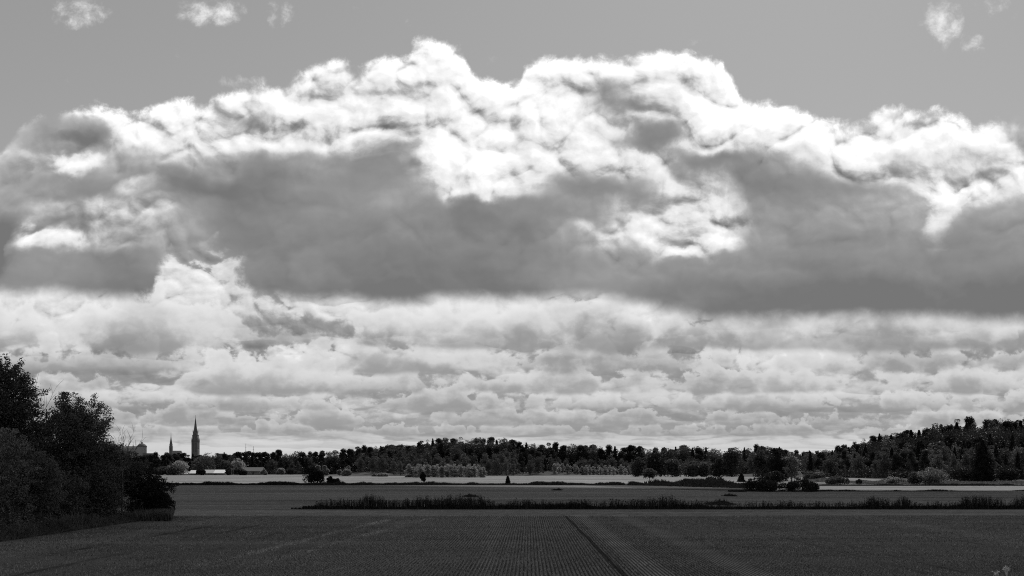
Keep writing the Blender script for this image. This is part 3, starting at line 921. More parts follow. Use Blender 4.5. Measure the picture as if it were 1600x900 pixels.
single('bush', 1196, 1226, 737, 754, M_DARK, 'dark low shrub at the foot of the nearer tree group', n=4000)
single('spruce', 1508, 1562, 688, 753, M_NEEDLE, 'wide black spruce standing forward of the right hill', cat='tree', n=16000, y=392)
single('bush', 1478, 1524, 727, 752, M_DARK, 'black shrub left of the wide black spruce', n=6000, y=420)
single('bush', 1556, 1590, 728, 752, M_DARK, 'black shrub right of the wide black spruce', n=6000, y=420)
for X0, X1, Yt, mt, lb in ((985, 1008, 714, M_LEAF, 'dark rounded tree in front of the level wood, first from its left'),
                           (1008, 1042, 708, M_NEEDLE, 'tall dark rounded tree in front of the level wood, above the small round tree'),
                           (1034, 1066, 717, M_LEAF, 'broad domed tree in front of the level wood, above the long low hedge'),
                           (1068, 1094, 721, M_LEAF, 'low domed tree in front of the level wood, above the dome-shaped shrub'),
                           (1086, 1110, 722, leaf_mat('soft_leaves', 0.10), 'paler pointed tree beside the low domed tree in front of the level wood'),
                           (1112, 1136, 716, M_LEAF, 'round tree left of the large black one in front of the level wood'),
                           (1124, 1162, 700, M_NEEDLE, 'large black tree in front of the level wood, left of the nearer group')):
    single('broad', X0, X1, Yt, 745, mt, lb, cat='tree', n=5200, y=630, clear=0.02)
# small pale trees and shrubs on the rim of the stubble field
for X0, X1, Yt, yy, mt, lb in ((491, 502, 727, 720, M_LEAF_PALE, 'pale small tree peeping over the big black shrub'),
                               (502, 514, 727, 740, M_LEAF_PALE, 'pale upright small tree at the edge of the stubble, right of the big black shrub'),
                               (527, 534, 734, 740, M_LEAF_PALE, 'pale narrow shrub left of the pale round one at the far edge of the stubble'),
                               (535, 549, 734, 700, M_LEAF_PALE, 'pale round shrub at the far edge of the stubble, above the smallest dark shrub'),
                               (540, 549, 728, 800, M_LEAF_PALE, 'pale small tree right behind the pale round shrub'),
                               (590, 607, 739, 650, M_LEAF_PALE, 'pale low dome of shrub between the stubble and the middle rise'),
                               (582, 588, 741, 660, M_LEAF_PALE, 'little pale shrub left of the pale low dome'),
                               (632, 641, 741, 600, M_LEAF_PALE, 'little pale shrub at the left foot of the pale plantation'),
                               (450, 459, 732, 850, M_LEAF, 'grey shrub at the foot of the low wood, right one of a pair'),
                               (433, 445, 731, 850, M_LEAF_PALE, 'pale shrub at the foot of the low wood, left one of a pair'),
                               (408, 416, 734, 790, M_LEAF_PALE, 'pale pointed shrub at the right end of the long grey house'),
                               (242, 268, 729, 790, M_LEAF, 'low grey tree left of the farm, beside the near grove'),
                               (258, 282, 727, 785, M_LEAF, 'dark round tree at the left end of the farm'),
                               (266, 297, 720, 800, M_LEAF_PALE, 'pale fan-shaped willow behind the white sheds'),
                               (298, 338, 713, 860, M_LEAF, 'big dark domed tree behind the white roofed barn'),
                               (340, 366, 719, 850, M_LEAF, 'grey rounded tree between the barn and the long grey house'),
                               (362, 384, 716, 835, M_LEAF_PALE, 'pale rounded tree at the left end of the long grey house'),
                               (374, 385, 734, 780, M_DARK, 'small black round tree in front of the long grey house'),
                               (308, 320, 732, 783, M_DARK, 'black round bush between the two white roofs'),
                               (354, 364, 731, 782, M_LEAF, 'grey upright bush at the right end of the white roofed barn'),
                               (366, 374, 731, 782, M_LEAF, 'narrow grey bush between the barn and the long grey house')):
    single('bush' if (X1 - X0) > 0 and Yt > 730 else 'broad', X0, X1, Yt, 744, mt, lb, cat='tree' if Yt <= 730 else 'shrub', n=2400, y=yy, **({} if Yt > 730 else {'clear': 0.02}))
for L in PROTO.values():
    for d in L:
        if not d['used']:
            for ch in list(d['o'].children): bpy.data.objects.remove(ch)
            bpy.data.objects.remove(d['o'])

# ------------------------------------------------------------------ the grove at the left
def grove_tree(X, y, Ytop, Wpx, mat, label, n, leaf, seed, kind='broad', cat='tree', **kw):
    W = Wpx / F * y
    H = zat(Ytop, y)
    return tree(kind, (px(X, y), y, 0), H, W, n, leaf, mat, label, cat, seed=seed, **kw)
grove_tree(-4, 92, 545, 128, M_GROVE, 'tallest leafy tree of the near grove, at the left edge of the picture', 66000, 0.175, 11, clear=0.10, nclump=60, round_=1.8)
grove_tree(-75, 88, 560, 120, M_GROVE, 'tall leafy tree of the near grove, mostly outside the left edge', 16000, 0.20, 12, clear=0.10, nclump=40)
grove_tree(112, 100, 612, 128, M_GROVE, 'broad dark tree of the near grove whose crown stands free, right of the tallest', 74000, 0.17, 23, clear=0.06, nclump=64, round_=1.3)
grove_tree(55, 104, 660, 90, M_GROVE, 'dark tree filling the gap between the two big trees of the near grove', 22000, 0.18, 14, clear=0.05, nclump=36)
grove_tree(166, 105, 680, 66, M_GROVE, 'sparse feathery tree at the right shoulder of the broad dark one', 24000, 0.14, 15, clear=0.04, nclump=44, round_=1.6)
grove_tree(205, 108, 705, 60, M_GROVE, 'low dark tree between the feathery one and the end shrub', 20000, 0.16, 16, clear=0.02, nclump=36)
grove_tree(238, 108, 730, 56, M_DARK, 'black dense shrub at the right end of the near grove', 17000, 0.17, 17, cat='shrub', clear=0.0, nclump=34)
grove_tree(256, 106.5, 762, 28, M_DARK, 'low black shrub leaning out at the very end of the near grove', 6000, 0.14, 18, cat='shrub', clear=0.0, nclump=24)
grove_tree(150, 98, 720, 90, M_GROVE, 'dark thicket shrub under the broad dark tree', 22000, 0.16, 19, cat='shrub', clear=0.0, nclump=34)
grove_tree(95, 91, 735, 80, M_GROVE, 'dark shrub between the grey willow and the thicket', 22000, 0.15, 20, cat='shrub', clear=0.0, nclump=34)
grove_tree(10, 80, 668, 90, M_WILLOW, 'tall grey willow shrub at the left edge, in front of the tallest tree', 32000, 0.14, 21, cat='shrub', clear=0.0, nclump=46)
grove_tree(62, 82, 705, 66, M_WILLOW, 'lighter grey willow shrub beside the tall one', 24000, 0.13, 22, cat='shrub', clear=0.0, nclump=40)
grove_tree(-30, 75, 725, 80, M_GROVE, 'dark shrub cut by the left edge in front of the grey willow', 14000, 0.14, 24, cat='shrub', clear=0.0, nclump=30)

def bare_tree(X, y, Ytop, label, seed):
    r = np.random.default_rng(seed)
    H = zat(Ytop, y)
    root = empty('bare_tree', (px(X, y), y, 0), label, 'tree')
    t = MB(); t.tube([(0, 0, -0.2), (0.1, 0, H * 0.4), (0.0, 0, H * 0.72)], [0.11, 0.08, 0.05], 7); t.build('trunk', M_BARK, root, True)
    b = MB()
    for i in range(11):
        z0 = H * r.uniform(0.5, 0.72)
        a = r.uniform(-1.2, 1.2) * 0.55 + 0.25
        L = r.uniform(0.9, 1.0) * (H - z0) * (1.0 if i < 4 else 0.75)
        p = np.array([0.0, 0.0, z0]); pts = [p.copy()]; d = np.array([math.sin(a), r.normal() * 0.25, math.cos(a)])
        for s in range(6):
            d = d + r.normal(size=3) * 0.10 + np.array([0, 0, 0.05]); d /= np.linalg.norm(d)
            p = p + d * L / 6; pts.append(p.copy())
            if s > 1:
                e = d + np.array([r.choice([-1, 1]) * 0.6, r.normal() * 0.3, 0.2]); e /= np.linalg.norm(e)
                q = p + e * L * 0.24
                b.tube([tuple(p), tuple(p * 0.5 + q * 0.5 + [0, 0, 0.03]), tuple(q)], [0.016, 0.012, 0.006], 4)
        b.tube([tuple(q) for q in pts], [0.04, 0.035, 0.028, 0.022, 0.017, 0.012, 0.007], 5)
    b.build('twigs', M_BARK, root)
bare_tree(50, 96, 590, 'bare dead tree whose thin twigs show against the sky between the two big trees', 5)
bare_tree(190, 103, 668, 'thin leafless stem with fine twigs above the feathery tree', 8)

# ------------------------------------------------------------------ grasses, weeds, reeds
def blades(name, P, h, w, mat, r, lean=0.35, parent=None, kind='stuff', label=None):
    """one tapering bent blade at each point; h and w arrays"""
    n = len(P)
    a = r.uniform(0, math.pi, n)
    dx_, dy_ = np.cos(a) * w / 2, np.sin(a) * w / 2
    la = r.uniform(0, 6.28, n); ll = h * lean * r.random(n)
    lx, ly = np.cos(la) * ll, np.sin(la) * ll
    x, y, z = P.T
    V = np.stack([np.stack([x - dx_, y - dy_, z], 1), np.stack([x + dx_, y + dy_, z], 1),
                  np.stack([x + lx * 0.4 + dx_ * 0.7, y + ly * 0.4 + dy_ * 0.7, z + h * 0.6], 1), np.stack([x + lx, y + ly, z + h], 1)], 1)
    f = np.arange(n * 4).reshape(n, 4)
    o = mesh_np(name, V.reshape(-1, 3), f, mat, parent)
    if kind: tag(o, label, kind=kind)
    return o

def smooth_noise(x, r, scales=(7.0, 3.0, 1.3), amps=(1.0, 0.7, 0.5)):
    s = 0
    for q, a in zip(scales, amps):
        k = np.arange(math.floor(x.min() / q) - 1, math.ceil(x.max() / q) + 2)
        v = r.random(len(k))
        s = s + a * np.interp(x, k * q, v)
    return s / sum(amps)

def margin(name, p0, p1, width, n, h0, h1, w, mat, seed, label, stems=0, lean=0.35):
    r = np.random.default_rng(seed)
    t = r.random(n); u = r.normal(size=n) * 0.35
    p0 = np.array(p0, float); p1 = np.array(p1, float); d = (p1 - p0); L = np.linalg.norm(d); nn = np.array([-d[1], d[0]]) / L
    xy = p0 + d * t[:, None] + nn * (u * width)[:, None]
    s = smooth_noise(t * L, r)
    hh = (h0 + (h1 - h0) * np.clip((s - 0.3) / 0.4, 0, 1)) * r.uniform(0.45, 1.0, n) * np.exp(-u * u * 1.5)
    P = np.column_stack([xy, np.zeros(n)])
    return blades(name, P, hh, np.full(n, w) * r.uniform(0.6, 1.4, n), mat, r, lean, None, 'stuff', label)

# near ditch: tall weeds from X 455 to past the right edge
yD = 129.8
xs0 = px(455, yD)
margin('ditch_grass', (xs0 + 1.5, yD), (95, yD), 1.2, 34000, 0.45, 1.0, 0.12, M_DARK, 31, 'low grass filling the near ditch, coloured dark for the ditch shade')  # dark leaf colour here and on the lip paints in the ditch shade
margin('ditch_grass', (xs0, yD - 0.1), (95, yD - 0.1), 0.5, 9000, 0.15, 0.35, 0.08, M_DARK, 32, 'short grass along the near lip of the ditch, coloured dark for the ditch shade')
def reeds():
    r = np.random.default_rng(41)
    x = np.concatenate([r.uniform(xs0 + 3, 95, 9500)])
    # tall where the photograph has them: dense in the left half, broken in the middle, dense again at the right
    X = 800 + x / yD * F
    env = np.interp(X, [455, 500, 540, 600, 700, 760, 800, 860, 900, 950, 1050, 1080, 1100, 1170, 1180, 1235, 1245, 1300, 1340, 1360, 1410, 1430, 1490, 1500, 1600, 1700],
                    [0.25, 0.6, 0.9, 1.0, 0.95, 0.85, 0.7, 0.7, 0.6, 0.6, 0.85, 0.6, 0.35, 0.35, 0.6, 0.9, 0.5, 0.6, 0.5, 0.9, 1.0, 0.25, 0.5, 0.95, 1.0, 1.0])
    s = smooth_noise(x, r, (2.6, 1.1, 0.5), (1, 0.8, 0.6))
    keep = r.random(len(x)) < np.clip(env * 1.2 * (s * 1.6 - 0.12), 0.03, 1)
    x, env, s = x[keep], env[keep], s[keep]
    n = len(x)
    P = np.column_stack([x, yD + r.normal(size=n) * 0.35, np.zeros(n)])
    h = (0.7 + 1.5 * env * np.clip(s * 1.3, 0.2, 1)) * r.uniform(0.6, 1.05, n)
    blades('weed_stems', P, h, r.uniform(0.05, 0.09, n), M_WEED, r, 0.14, None, 'stuff', 'tall thin dry weed stems standing in the near ditch')
    # seed heads / side shoots
    k = r.random(n) < 0.55
    Pk = P[k]; hk = h[k]
    Q = np.repeat(Pk, 7, 0); Q[:, 2] += np.repeat(hk, 7) * r.uniform(0.35, 0.98, len(Q)); Q[:, :2] += r.normal(size=(len(Q), 2)) * 0.06
    V, f = leaves(Q, 0.13, r)
    tag(mesh_np('weed_leaves', V, f, M_WEED), 'leaves and seed heads of the tall weeds in the near ditch', kind='stuff')
reeds()
# far ditch
margin('ditch_grass', (px(235, 317), 318), (px(975, 317), 316), 4.0, 26000, 0.5, 1.5, 0.28, M_DARK, 33, 'dark rank grass along the far ditch')
margin('ditch_grass', (px(985, 312), 313), (px(1165, 290), 285), 3.0, 9000, 0.6, 1.6, 0.28, M_DARK, 34, 'dark rank grass along the right part of the far ditch')
margin('low_scrub', (px(1028, 318), 318), (px(1175, 290), 268), 9.0, 16000, 0.8, 2.6, 0.45, M_DARK, 39, 'dark low scrub between the hedge-like shrubs and the dark mounds', lean=0.8)
margin('low_scrub', (px(1240, 420), 405), (px(1345, 420), 380), 14.0, 14000, 0.6, 2.2, 0.45, M_GRASS, 40, 'grey low scrub between the grey shrubs behind the right dark mound', lean=0.8)
margin('ditch_grass', (px(1140, 231), 232), (px(1700, 231), 231), 2.0, 9000, 0.15, 0.6, 0.2, M_DARK, 35, 'thin dark grass line between the middle field and the stubble strip')
margin('ditch_grass', (px(1270, 305), 306), (px(1700, 305), 306), 3.0, 8000, 0.3, 0.9, 0.25, M_DARK, 36, 'grass line behind the stubble strip')
margin('rough_grass', (px(1290, 380), 360), (px(1700, 380), 370), 70.0, 16000, 0.2, 0.7, 0.4, M_GRASS, 37, 'rough tufted grass below the right hill')
margin('rough_grass', (px(240, 345), 338), (px(975, 340), 336), 16.0, 12000, 0.2, 0.6, 0.35, M_GRASS, 38, 'grey rough grass behind the far ditch')
# small dark weed patches left standing in the middle field
def patch(X0, X1, Ytop, Ybase, label, n=1500):
    y = ydist(Ybase); r = np.random.default_rng(int(X0))
    u = np.clip(r.normal(size=n) * 0.38, -1, 1)
    x = px((X0 + X1) / 2, y) + u * (X1 - X0) / 2 / F * y
    P = np.column_stack([x, y + r.normal(size=n) * 1.0, np.zeros(n)])
    h = zat(Ytop, y) * (1 - 0.5 * np.abs(u)) * (0.25 + 0.75 * smooth_noise(x, r, (1.6, 0.6, 0.25))) * r.uniform(0.3, 1.0, n) * (1 + 0.9 * (r.random(n) < 0.05))
    o = blades('weed_patch', P, h, np.full(n, 0.14), M_DARK, r, 0.5, None, None)
    return tag(o, label, 'weeds')
patch(722, 748, 771.5, 776, 'flat dark patch of weeds in the middle field, the one nearest the picture centre')
patch(862, 880, 761, 766, 'small dark patch of weeds high in the middle field, right of the centre')
patch(1104, 1146, 779, 788, 'thickest dark clump of weeds just behind the near ditch', 3000)
patch(1130, 1152, 770.5, 775, 'flat dark patch of weeds in the middle field below the left dark mound')
patch(1136, 1165, 765.5, 768.5, 'long flat dark weeds running left from the two dark mounds')

# grass skirt of the grove
def skirt():
    r = np.random.default_rng(51)
    t = r.random(26000)
    y = 62 + t * 47
    u = np.abs(r.normal(size=len(t))) * 0.7
    x = -36.7 - t * 1.0 - u
    s = smooth_noise(y, r, (6, 2.5, 1.0))
    h = (0.25 + 1.0 * np.clip(u, 0, 1)) * (0.1 + 1.5 * s ** 1.5) * r.uniform(0.5, 1, len(t))
    P = np.column_stack([x, y, np.zeros(len(t))])
    blades('tall_grass', P, h, r.uniform(0.03, 0.08, len(t)), M_GRASS, r, 0.5, None, 'stuff', 'tall pale grass skirting the near grove')
    n = 9000
    y = r.uniform(100, 111, n); x = px(268, y) - np.abs(r.normal(size=n)) * 1.6
    P = np.column_stack([x, y, np.zeros(n)])
    blades('tall_grass', P, r.uniform(0.3, 1.2, n), r.uniform(0.03, 0.08, n), M_GRASS, r, 0.5, None, 'stuff', 'pale grass round the end shrub of the near grove')
skirt()

# the sown crop itself: small tufts in rows 20 cm apart, thinning out with distance
def crop():
    r = np.random.default_rng(61)
    n = 170000
    # even in the picture rather than on the ground
    v = r.uniform(1 / 112.0, 1 / 46.5, n)
    y = 1 / v
    q = r.uniform(-0.54, 0.54, n) * y
    row = np.round((q - y * 0.0167) / 0.205)
    x = row * 0.205 + y * 0.0167 + r.normal(size=n) * 0.022
    keep = (x > -36.3) & (np.abs(x - y * 0.0068 - 5.19) > 0.16)
    for c, sl, w in ((20.8, 0, .3), (23.0, 0, .3), (30.0, .04, .35), (42.0, .03, .4), (-25.5, .02, .4), (-29.5, .02, .4), (-20.0, .01, .35), (12.2, 0, .9), (7.0, .006, .8)):
        keep &= (np.abs(x - y * sl - c) > w) | (r.random(n) < 0.10)
    dens = 0.58 + 0.42 * np.sin(x * 0.21 + 1 + np.sin(y * 0.11)) * np.sin(y * 0.23 + x * 0.07)
    keep &= r.random(n) < dens
    x, y = x[keep], y[keep]; n = len(x)
    h = r.uniform(0.04, 0.11, n) * (0.8 + y / 160)
    P = np.column_stack([x, y, np.full(n, 0.0)])
    blades('crop_tufts', P, h, r.uniform(0.03, 0.07, n) * (0.7 + y / 120), leaf_mat('crop_leaves', A_CROP, 0.35, 0.6, 0.15, 0.55, 0.16), r, 0.7, None, 'stuff', 'short grey-green crop in drilled rows on the near field')
    # combed straw left on two slanting wheel tracks
    m = 5200
    t = r.random(m) ** 0.8
    y = 52 + t * 52
    a = r.random(m) < 0.6
    xc = np.where(a, -21.5 + 0.085 * y, -19.8 + 0.105 * y)
    k = smooth_noise(y * 1.0 + np.where(a, 0, 300), r, (5, 2, 0.8))
    kp = r.random(m) < np.clip((k - 0.38) * 2.2, 0.03, 0.8)
    x = xc + r.normal(size=m) * 0.28
    P = np.column_stack([x, y, np.zeros(m)])[kp]
    mm = len(P)
    blades('straw', P, r.uniform(0.04, 0.12, mm), r.uniform(0.02, 0.06, mm), M_STRAW, r, 1.2, None, 'stuff', 'pale loose straw along the slanting wheel tracks of the near field')
crop()

# pale withered plant at the lower right corner
def withered(X, y, h, label, seed, nst=5):
    r = np.random.default_rng(seed)
    root = empty('withered_plant', (px(X, y), y, 0), label, 'weed')
    for i in range(nst):
        a = r.uniform(-0.5, 0.5); L = h * r.uniform(0.6, 1.0)
        p = [(0, 0, 0), (a * 0.15 * L, 0.02, L * 0.5), (a * 0.45 * L, 0.03, L * 0.9), (a * 0.75 * L, 0.0, L * 0.93)]
        m = MB(); m.tube(p, [0.028, 0.022, 0.018, 0.008], 5)
        m.build('stem', M_PALE_STEM, root, True)
        P = np.array(p[2]) + r.normal(size=(16, 3)) * np.array([0.045, 0.05, 0.07])
        V, f = leaves(P, 0.10, r)
        mesh_np('leaf_tuft', V, f, M_PALE_STEM, root)
M_PALE_STEM = grey_mat('pale_stem', 0.6, 0.25, 8.0)
withered(1573, 48.3, 0.60, 'taller pale withered weed at the lower right corner', 3, 5)
withered(1556, 47.6, 0.34, 'shorter pale withered weed left of the taller one at the lower right corner', 4, 4)

# ------------------------------------------------------------------ farm buildings
M_WALL = grey_mat('farm_wall', 0.10, 0.2, 0.4)
M_WALL_L = grey_mat('pale_wall', 0.45, 0.15, 0.4)
M_ROOF_W = grey_mat('bright_metal_roof', 0.92, 0.04, 0.2, 0.35, 0.5)
M_ROOF_G = grey_mat('grey_tin_roof', 0.50, 0.10, 0.4, 0.5, 0.4)
M_ROOF_D = grey_mat('tiled_roof', 0.16, 0.2, 1.5)
M_GLASS = grey_mat('dark_pane', 0.03, 0.2, 1.0, 0.15, 0.5)
def longhouse(name, X0, X1, y, depth, Yeave, Yridge, wall, roof, label, cat, nwin=5, doors=1, roof_split=None, roof2=None, hip=0.0):
    x0, x1 = px(X0, y), px(X1, y); L = x1 - x0
    ze, zr = zat(Yeave, y), zat(Yridge, y)
    root = empty(name, ((x0 + x1) / 2, y, 0), label, cat)
    a, b = -L / 2, L / 2
    m = MB(); m.box(a, b, 0, depth, 0, ze)
    m.add([(a, 0, ze), (a, depth, ze), (a, depth / 2, zr - 0.1), (b, 0, ze), (b, depth, ze), (b, depth / 2, zr - 0.1)], [(0, 2, 1), (3, 4, 5)])
    m.build('wall', wall, root)
    def roofpart(u0, u1, mt, lb=None):
        t = 0.14
        ym = depth / 2; o_ = 0.4
        v = [(u0, -o_, ze - 0.12), (u1, -o_, ze - 0.12), (u1, ym, zr), (u0, ym, zr), (u1, depth + o_, ze - 0.12), (u0, depth + o_, ze - 0.12)]
        w = [(p[0], p[1], p[2] + t) for p in v]
        mm = MB(); mm.add(v + w, [(6, 7, 8, 9), (9, 8, 10, 11), (3, 2, 1, 0), (5, 4, 2, 3), (0, 1, 7, 6), (1, 2, 8, 7), (2, 4, 10, 8), (4, 5, 11, 10), (5, 3, 9, 11), (3, 0, 6, 9)])
        o = mm.build('roof', mt, root)
        if lb: o['label'] = lb
    if roof_split:
        c = px(roof_split, y) - (x0 + x1) / 2
        roofpart(a - 0.4, c - 0.05, roof2, 'dull grey roof sheets'); roofpart(c + 0.05, b + 0.4, roof, 'bright white roof sheets')
    else:
        roofpart(a - 0.4, b + 0.4, roof)
    n = nwin + doors
    for i in range(n):
        c = a + L * (i + 0.5) / n
        if i == n // 2 and doors:
            d = MB(); d.box(c - 0.9, c + 0.9, -0.08, 0.0, 0, min(2.4, ze * 0.8)); d.build('door', M_GLASS, root)
        else:
            f = MB(); f.box(c - 0.65, c + 0.65, -0.06, 0.0, ze * 0.38, ze * 0.78); fo = f.build('window', M_WALL_L, root)
            g = MB(); g.box(c - 0.52, c + 0.52, -0.09, -0.06, ze * 0.38 + 0.13, ze * 0.78 - 0.13); g.build('pane', M_GLASS, fo)
    return root
longhouse('barn', 317, 351, 800, 12, 739.2, 734.2, M_WALL, M_ROOF_W, 'long low barn whose roof is grey on its left and bright white on its right', 'barn', 7, 1, 333, M_ROOF_G)
longhouse('shed', 296, 311, 805, 10, 739.6, 735.0, M_WALL, M_ROOF_W, 'short shed with a bright white roof left of the long low barn', 'shed', 3, 1)
longhouse('shed', 279, 293, 808, 8, 740.4, 737.0, M_WALL, M_ROOF_W, 'small half-hidden white roofed shed, leftmost of the farm', 'shed', 2, 1)
longhouse('farmhouse', 382, 409, 822, 11, 736.0, 730.4, M_WALL, M_ROOF_D, 'long grey farmhouse with a dull roof, right of the barn', 'house', 8, 1)
for X, y, lb in ((362, 779, 'thin white pole right of the barn'), ):
    m = MB(); m.ngon(px(X, y), y, 8, [(0.12, 0), (0.12, 0.3), (0.08, 0.3), (0.06, 6.0)])
    tag(m.build('white_pole', M_WALL_L), lb, 'pole')

# ------------------------------------------------------------------ the town skyline
M_BRICK = grey_mat('old_brick', 0.16, 0.2, 0.15)
M_COPPER = grey_mat('spire_metal', 0.11, 0.25, 0.2, 0.6, 0.3)
M_PLASTER = grey_mat('castle_plaster', 0.34, 0.12, 0.08)
M_CROOF = grey_mat('castle_roof', 0.14, 0.2, 0.1)
def window(root, x, y0, z0, z1, w, mat=None, normal=-1):
    """a pointed dark opening on the wall that faces the camera"""
    m = MB(); zs = z1 - w * 0.7
    v = [(x - w / 2, y0, z0), (x + w / 2, y0, z0), (x + w / 2, y0, zs), (x + w * 0.28, y0, zs + w * 0.42), (x, y0, z1), (x - w * 0.28, y0, zs + w * 0.42), (x - w / 2, y0, zs)]
    k = len(v); v2 = [(a, b - 0.2, c) for a, b, c in v]
    m.add(v + v2, [tuple(range(k, 2 * k))] + [(i, (i + 1) % k, (i + 1) % k + k, i + k) for i in range(k)])
    return m.build('window', mat or M_GLASS, root)
def church():
    y = 2300.0
    x = px(305.5, y); g = float(hgt(x, y))
    z = lambda Y: zat(Y, y) - g
    root = empty('church_tower', (x, y, g), 'tallest church tower with a long sharp spire on the left skyline', 'tower')
    k = y / F
    w0, w1, w2 = 9.2 * k, 7.8 * k, 5.8 * k          # stage widths
    m = MB(); m.box(-w0 / 2, w0 / 2, -w0 / 2, w0 / 2, -2, z(700)); m.box(-w0 / 2 + .5, w0 / 2 - .5, -w0 / 2 + .5, w0 / 2 - .5, z(700), z(689))
    m.box(-w1 / 2, w1 / 2, -w1 / 2, w1 / 2, z(689), z(680)); m.box(-w2 / 2 - .4, w2 / 2 + .4, -w2 / 2 - .4, w2 / 2 + .4, z(680), z(675.2))
    for sx in (-1, 1):
        for sy in (-1, 1):
            m.box(sx * (w0 / 2 - 0.8) - 1.2, sx * (w0 / 2 - 0.8) + 1.2, sy * (w0 / 2 - 0.8) - 1.2, sy * (w0 / 2 - 0.8) + 1.2, -2, z(691))      # corner buttresses
    m.build('wall', M_BRICK, root)
    for zc in (z(700), z(689), z(680)):
        c = MB(); ww = (w0 if zc < z(695) else w0 if zc < z(688) else w1) / 2 + 0.5
        c.box(-ww, ww, -ww, ww, zc - 0.5, zc + 0.5); c.build('cornice', M_COPPER, root)
    for sx in (-1, 1):
        for sy in (-1, 1):
            p = MB(); p.ngon(sx * w0 / 2 * 0.95, sy * w0 / 2 * 0.95, 8, [(1.3, z(691)), (1.2, z(688)), (0.08, z(683.5))], cap=True); p.build('pinnacle', M_COPPER, root)
            p = MB(); p.ngon(sx * w2 / 2 * 0.98, sy * w2 / 2 * 0.98, 8, [(1.0, z(676)), (0.95, z(674)), (0.06, z(670.5))], cap=True); p.build('pinnacle', M_COPPER, root)
    s = MB(); s.ngon(0, 0, 8, [(w2 * 0.50, z(675.2)), (w2 * 0.40, z(670)), (w2 * 0.24, z(662)), (w2 * 0.10, z(655.5)), (0.35, z(652.5)), (0.18, z(650.8))], rot=math.pi / 8)
    sp = s.build('spire', M_COPPER, root)
    c = MB(); c.box(-0.15, 0.15, -0.15, 0.15, z(651.2), z(648.8)); c.box(-0.8, 0.8, -0.14, 0.14, z(650.1), z(649.8)); c.build('cross', M_COPPER, sp)
    for xx in (-2.6, 2.6):
        window(root, xx, -w1 / 2, z(688), z(681), 2.2); window(root, xx, -w0 / 2, z(706), z(701), 2.4); window(root, xx, -w0 / 2 - 0.02 + .5, z(699), z(691), 2.2)
    window(root, 0, -w2 / 2 - .4, z(679.4), z(676), 2.4)
    n_ = MB(); n_.box(-4, 4, w0 / 2, w0 / 2 + 40, -2, 22); n_.build('nave', M_BRICK, root)
    n_ = MB(); n_.gable(-5, 5, w0 / 2, w0 / 2 + 41, 22, 26); n_.build('nave_roof', M_COPPER, root)
church()
def church2():
    y = 2340.0
    x = px(267.2, y); g = float(hgt(x, y)); k = y / F
    z = lambda Y: zat(Y, y) - g
    root = empty('church', (x, y, g), 'smaller slender church spire with a low roof to its right, left of the tallest tower', 'church')
    w = 4.4 * k
    m = MB(); m.box(-w / 2, w / 2, -w / 2, w / 2, -2, z(697)); m.box(-w * .42, w * .42, -w * .42, w * .42, z(697), z(693.5)); m.build('wall', M_BRICK, root)
    s = MB(); s.ngon(0, 0, 8, [(w * 0.46, z(693.5)), (w * 0.26, z(688)), (w * 0.10, z(682.5)), (0.3, z(679)), (0.12, z(675.5))], rot=math.pi / 8); s.build('spire', M_COPPER, root)
    window(root, 0, -w / 2, z(704), z(699), 2.2)
    b = MB(); b.box(w / 2 + 0.3, 16 * k, -6, 6, -2, z(707.5)); b.build('nave', M_PLASTER, root)
    b = MB(); b.gable(w / 2 + 0.3, 16 * k, -6, 6, z(707.5), z(704.2), over=0.3); b.build('nave_roof', M_CROOF, root)
    for i in range(4): window(root, w / 2 + 3 + i * 4.6, -6, z(714), z(708.5), 1.8)
church2()
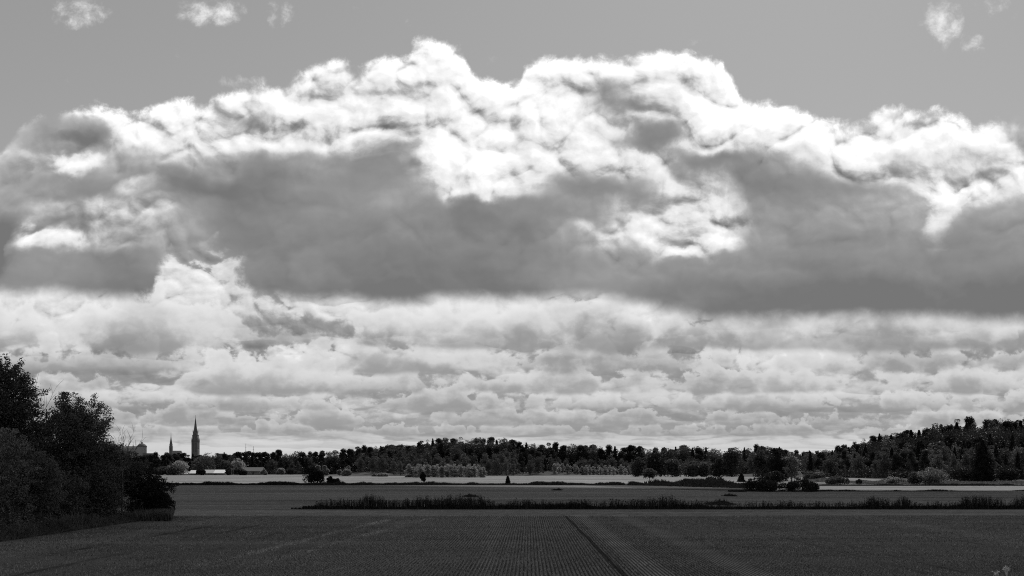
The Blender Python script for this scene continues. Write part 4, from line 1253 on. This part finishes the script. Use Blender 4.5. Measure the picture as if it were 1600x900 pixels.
def castle():
    y = 2300.0
    x = px(209, y); g = 20.0; k = y / F
    z = lambda Y: zat(Y, y) - g
    root = empty('castle', (x, y, g), 'pale castle block with a round domed corner tower, at the far left of the skyline', 'castle')
    a, b = -50 * k, 12 * k
    zt = z(700.5)
    m = MB(); m.box(a, b, 0, 18, -6, zt); m.build('wall', M_PLASTER, root)
    r_ = MB(); r_.gable(a, b, 0, 18, zt, z(697.0), hip=7, over=0.6); rf = r_.build('roof', M_CROOF, root)
    for i in range(4):
        c = MB(); xx = a + (b - a) * (0.5 + i * 0.13); c.box(xx - .8, xx + .8, 8, 9.6, z(698.6), z(695.8)); c.build('chimney', M_CROOF, rf)
    cx, R_ = 11 * k, 7.4 * k
    t = MB(); t.ngon(cx, 7, 28, [(R_, -6), (R_ * 0.99, z(698.6)), (R_ * 1.03, z(698.4)), (R_ * 1.03, z(697.9))]); tw = t.build('round_tower', M_PLASTER, root, False)
    d = MB(); d.ngon(cx, 7, 28, [(R_ * 1.05, z(697.9)), (R_ * 0.97, z(696.6)), (R_ * 0.78, z(694.8)), (R_ * 0.45, z(693.2)), (R_ * 0.2, z(692.6)), (R_ * 0.16, z(691.6)), (R_ * 0.2, z(691.3)), (0.2, z(690)), (0.1, z(688.6))]); d.build('dome', M_CROOF, tw, True)
    rows = 4
    for j in range(rows):
        z0 = zt - 4.5 - j * 4.6
        for i in range(14):
            xx = a + 3 + (b - a - 16) * i / 13.0
            w_ = MB(); w_.box(xx - .65, xx + .65, -0.12, 0, z0, z0 + 2.2); w_.build('window', M_GLASS, root)
castle()
for X, Yt, lb in ((384, 693, 'taller of the two thin masts above the low wood on the left'), (396, 697, 'shorter of the two thin masts above the low wood on the left')):
    y = 1900.0; x = px(X, y); g = float(hgt(x, y))
    h = zat(Yt, y) - g
    m = MB(); m.ngon(x, y, 6, [(0.55, g - 1), (0.42, g + h * 0.6), (0.22, g + h)])
    for q in (0.75, 0.86): m.box(x - 1.3, x + 1.3, y - 0.12, y + 0.12, g + h * q, g + h * q + 0.4)
    tag(m.build('radio_mast', M_COPPER), lb, 'mast')
for X, yy, w, d_, h, lb in ((232, 2200, 26, 14, 0, 'flat-roofed town block just right of the castle'), (345, 2150, 18, 12, 0, 'flat-roofed town block right of the tallest tower')):
    x = px(X, yy); g = float(hgt(x, yy))
    h = zat(708.5 if X < 300 else 709, yy) - g
    root = empty('town_block', (x, yy, g), lb, 'building')
    m = MB(); m.box(-w / 2, w / 2, 0, d_, -1, h); m.build('wall', M_BRICK, root)
    m = MB(); m.box(-w / 2 - .3, w / 2 + .3, -.3, d_ + .3, h, h + 0.5); m.build('roof', M_CROOF, root)

# ------------------------------------------------------------------ the air
if HAZE > 0:
    m, nt, N, out = new_mat('air')
    pv = N.node('ShaderNodeVolumePrincipled')
    pv.inputs['Color'].default_value = (0.9, 0.9, 0.9, 1)
    pv.inputs['Density'].default_value = HAZE
    pv.inputs['Anisotropy'].default_value = 0.2
    nt.links.new(pv.outputs[0], out.inputs['Volume'])
    hb = MB(); hb.box(-6100, 6100, -1600, 6100, -1.2, 135.0)
    tag(hb.build('haze', m), kind='stuff')
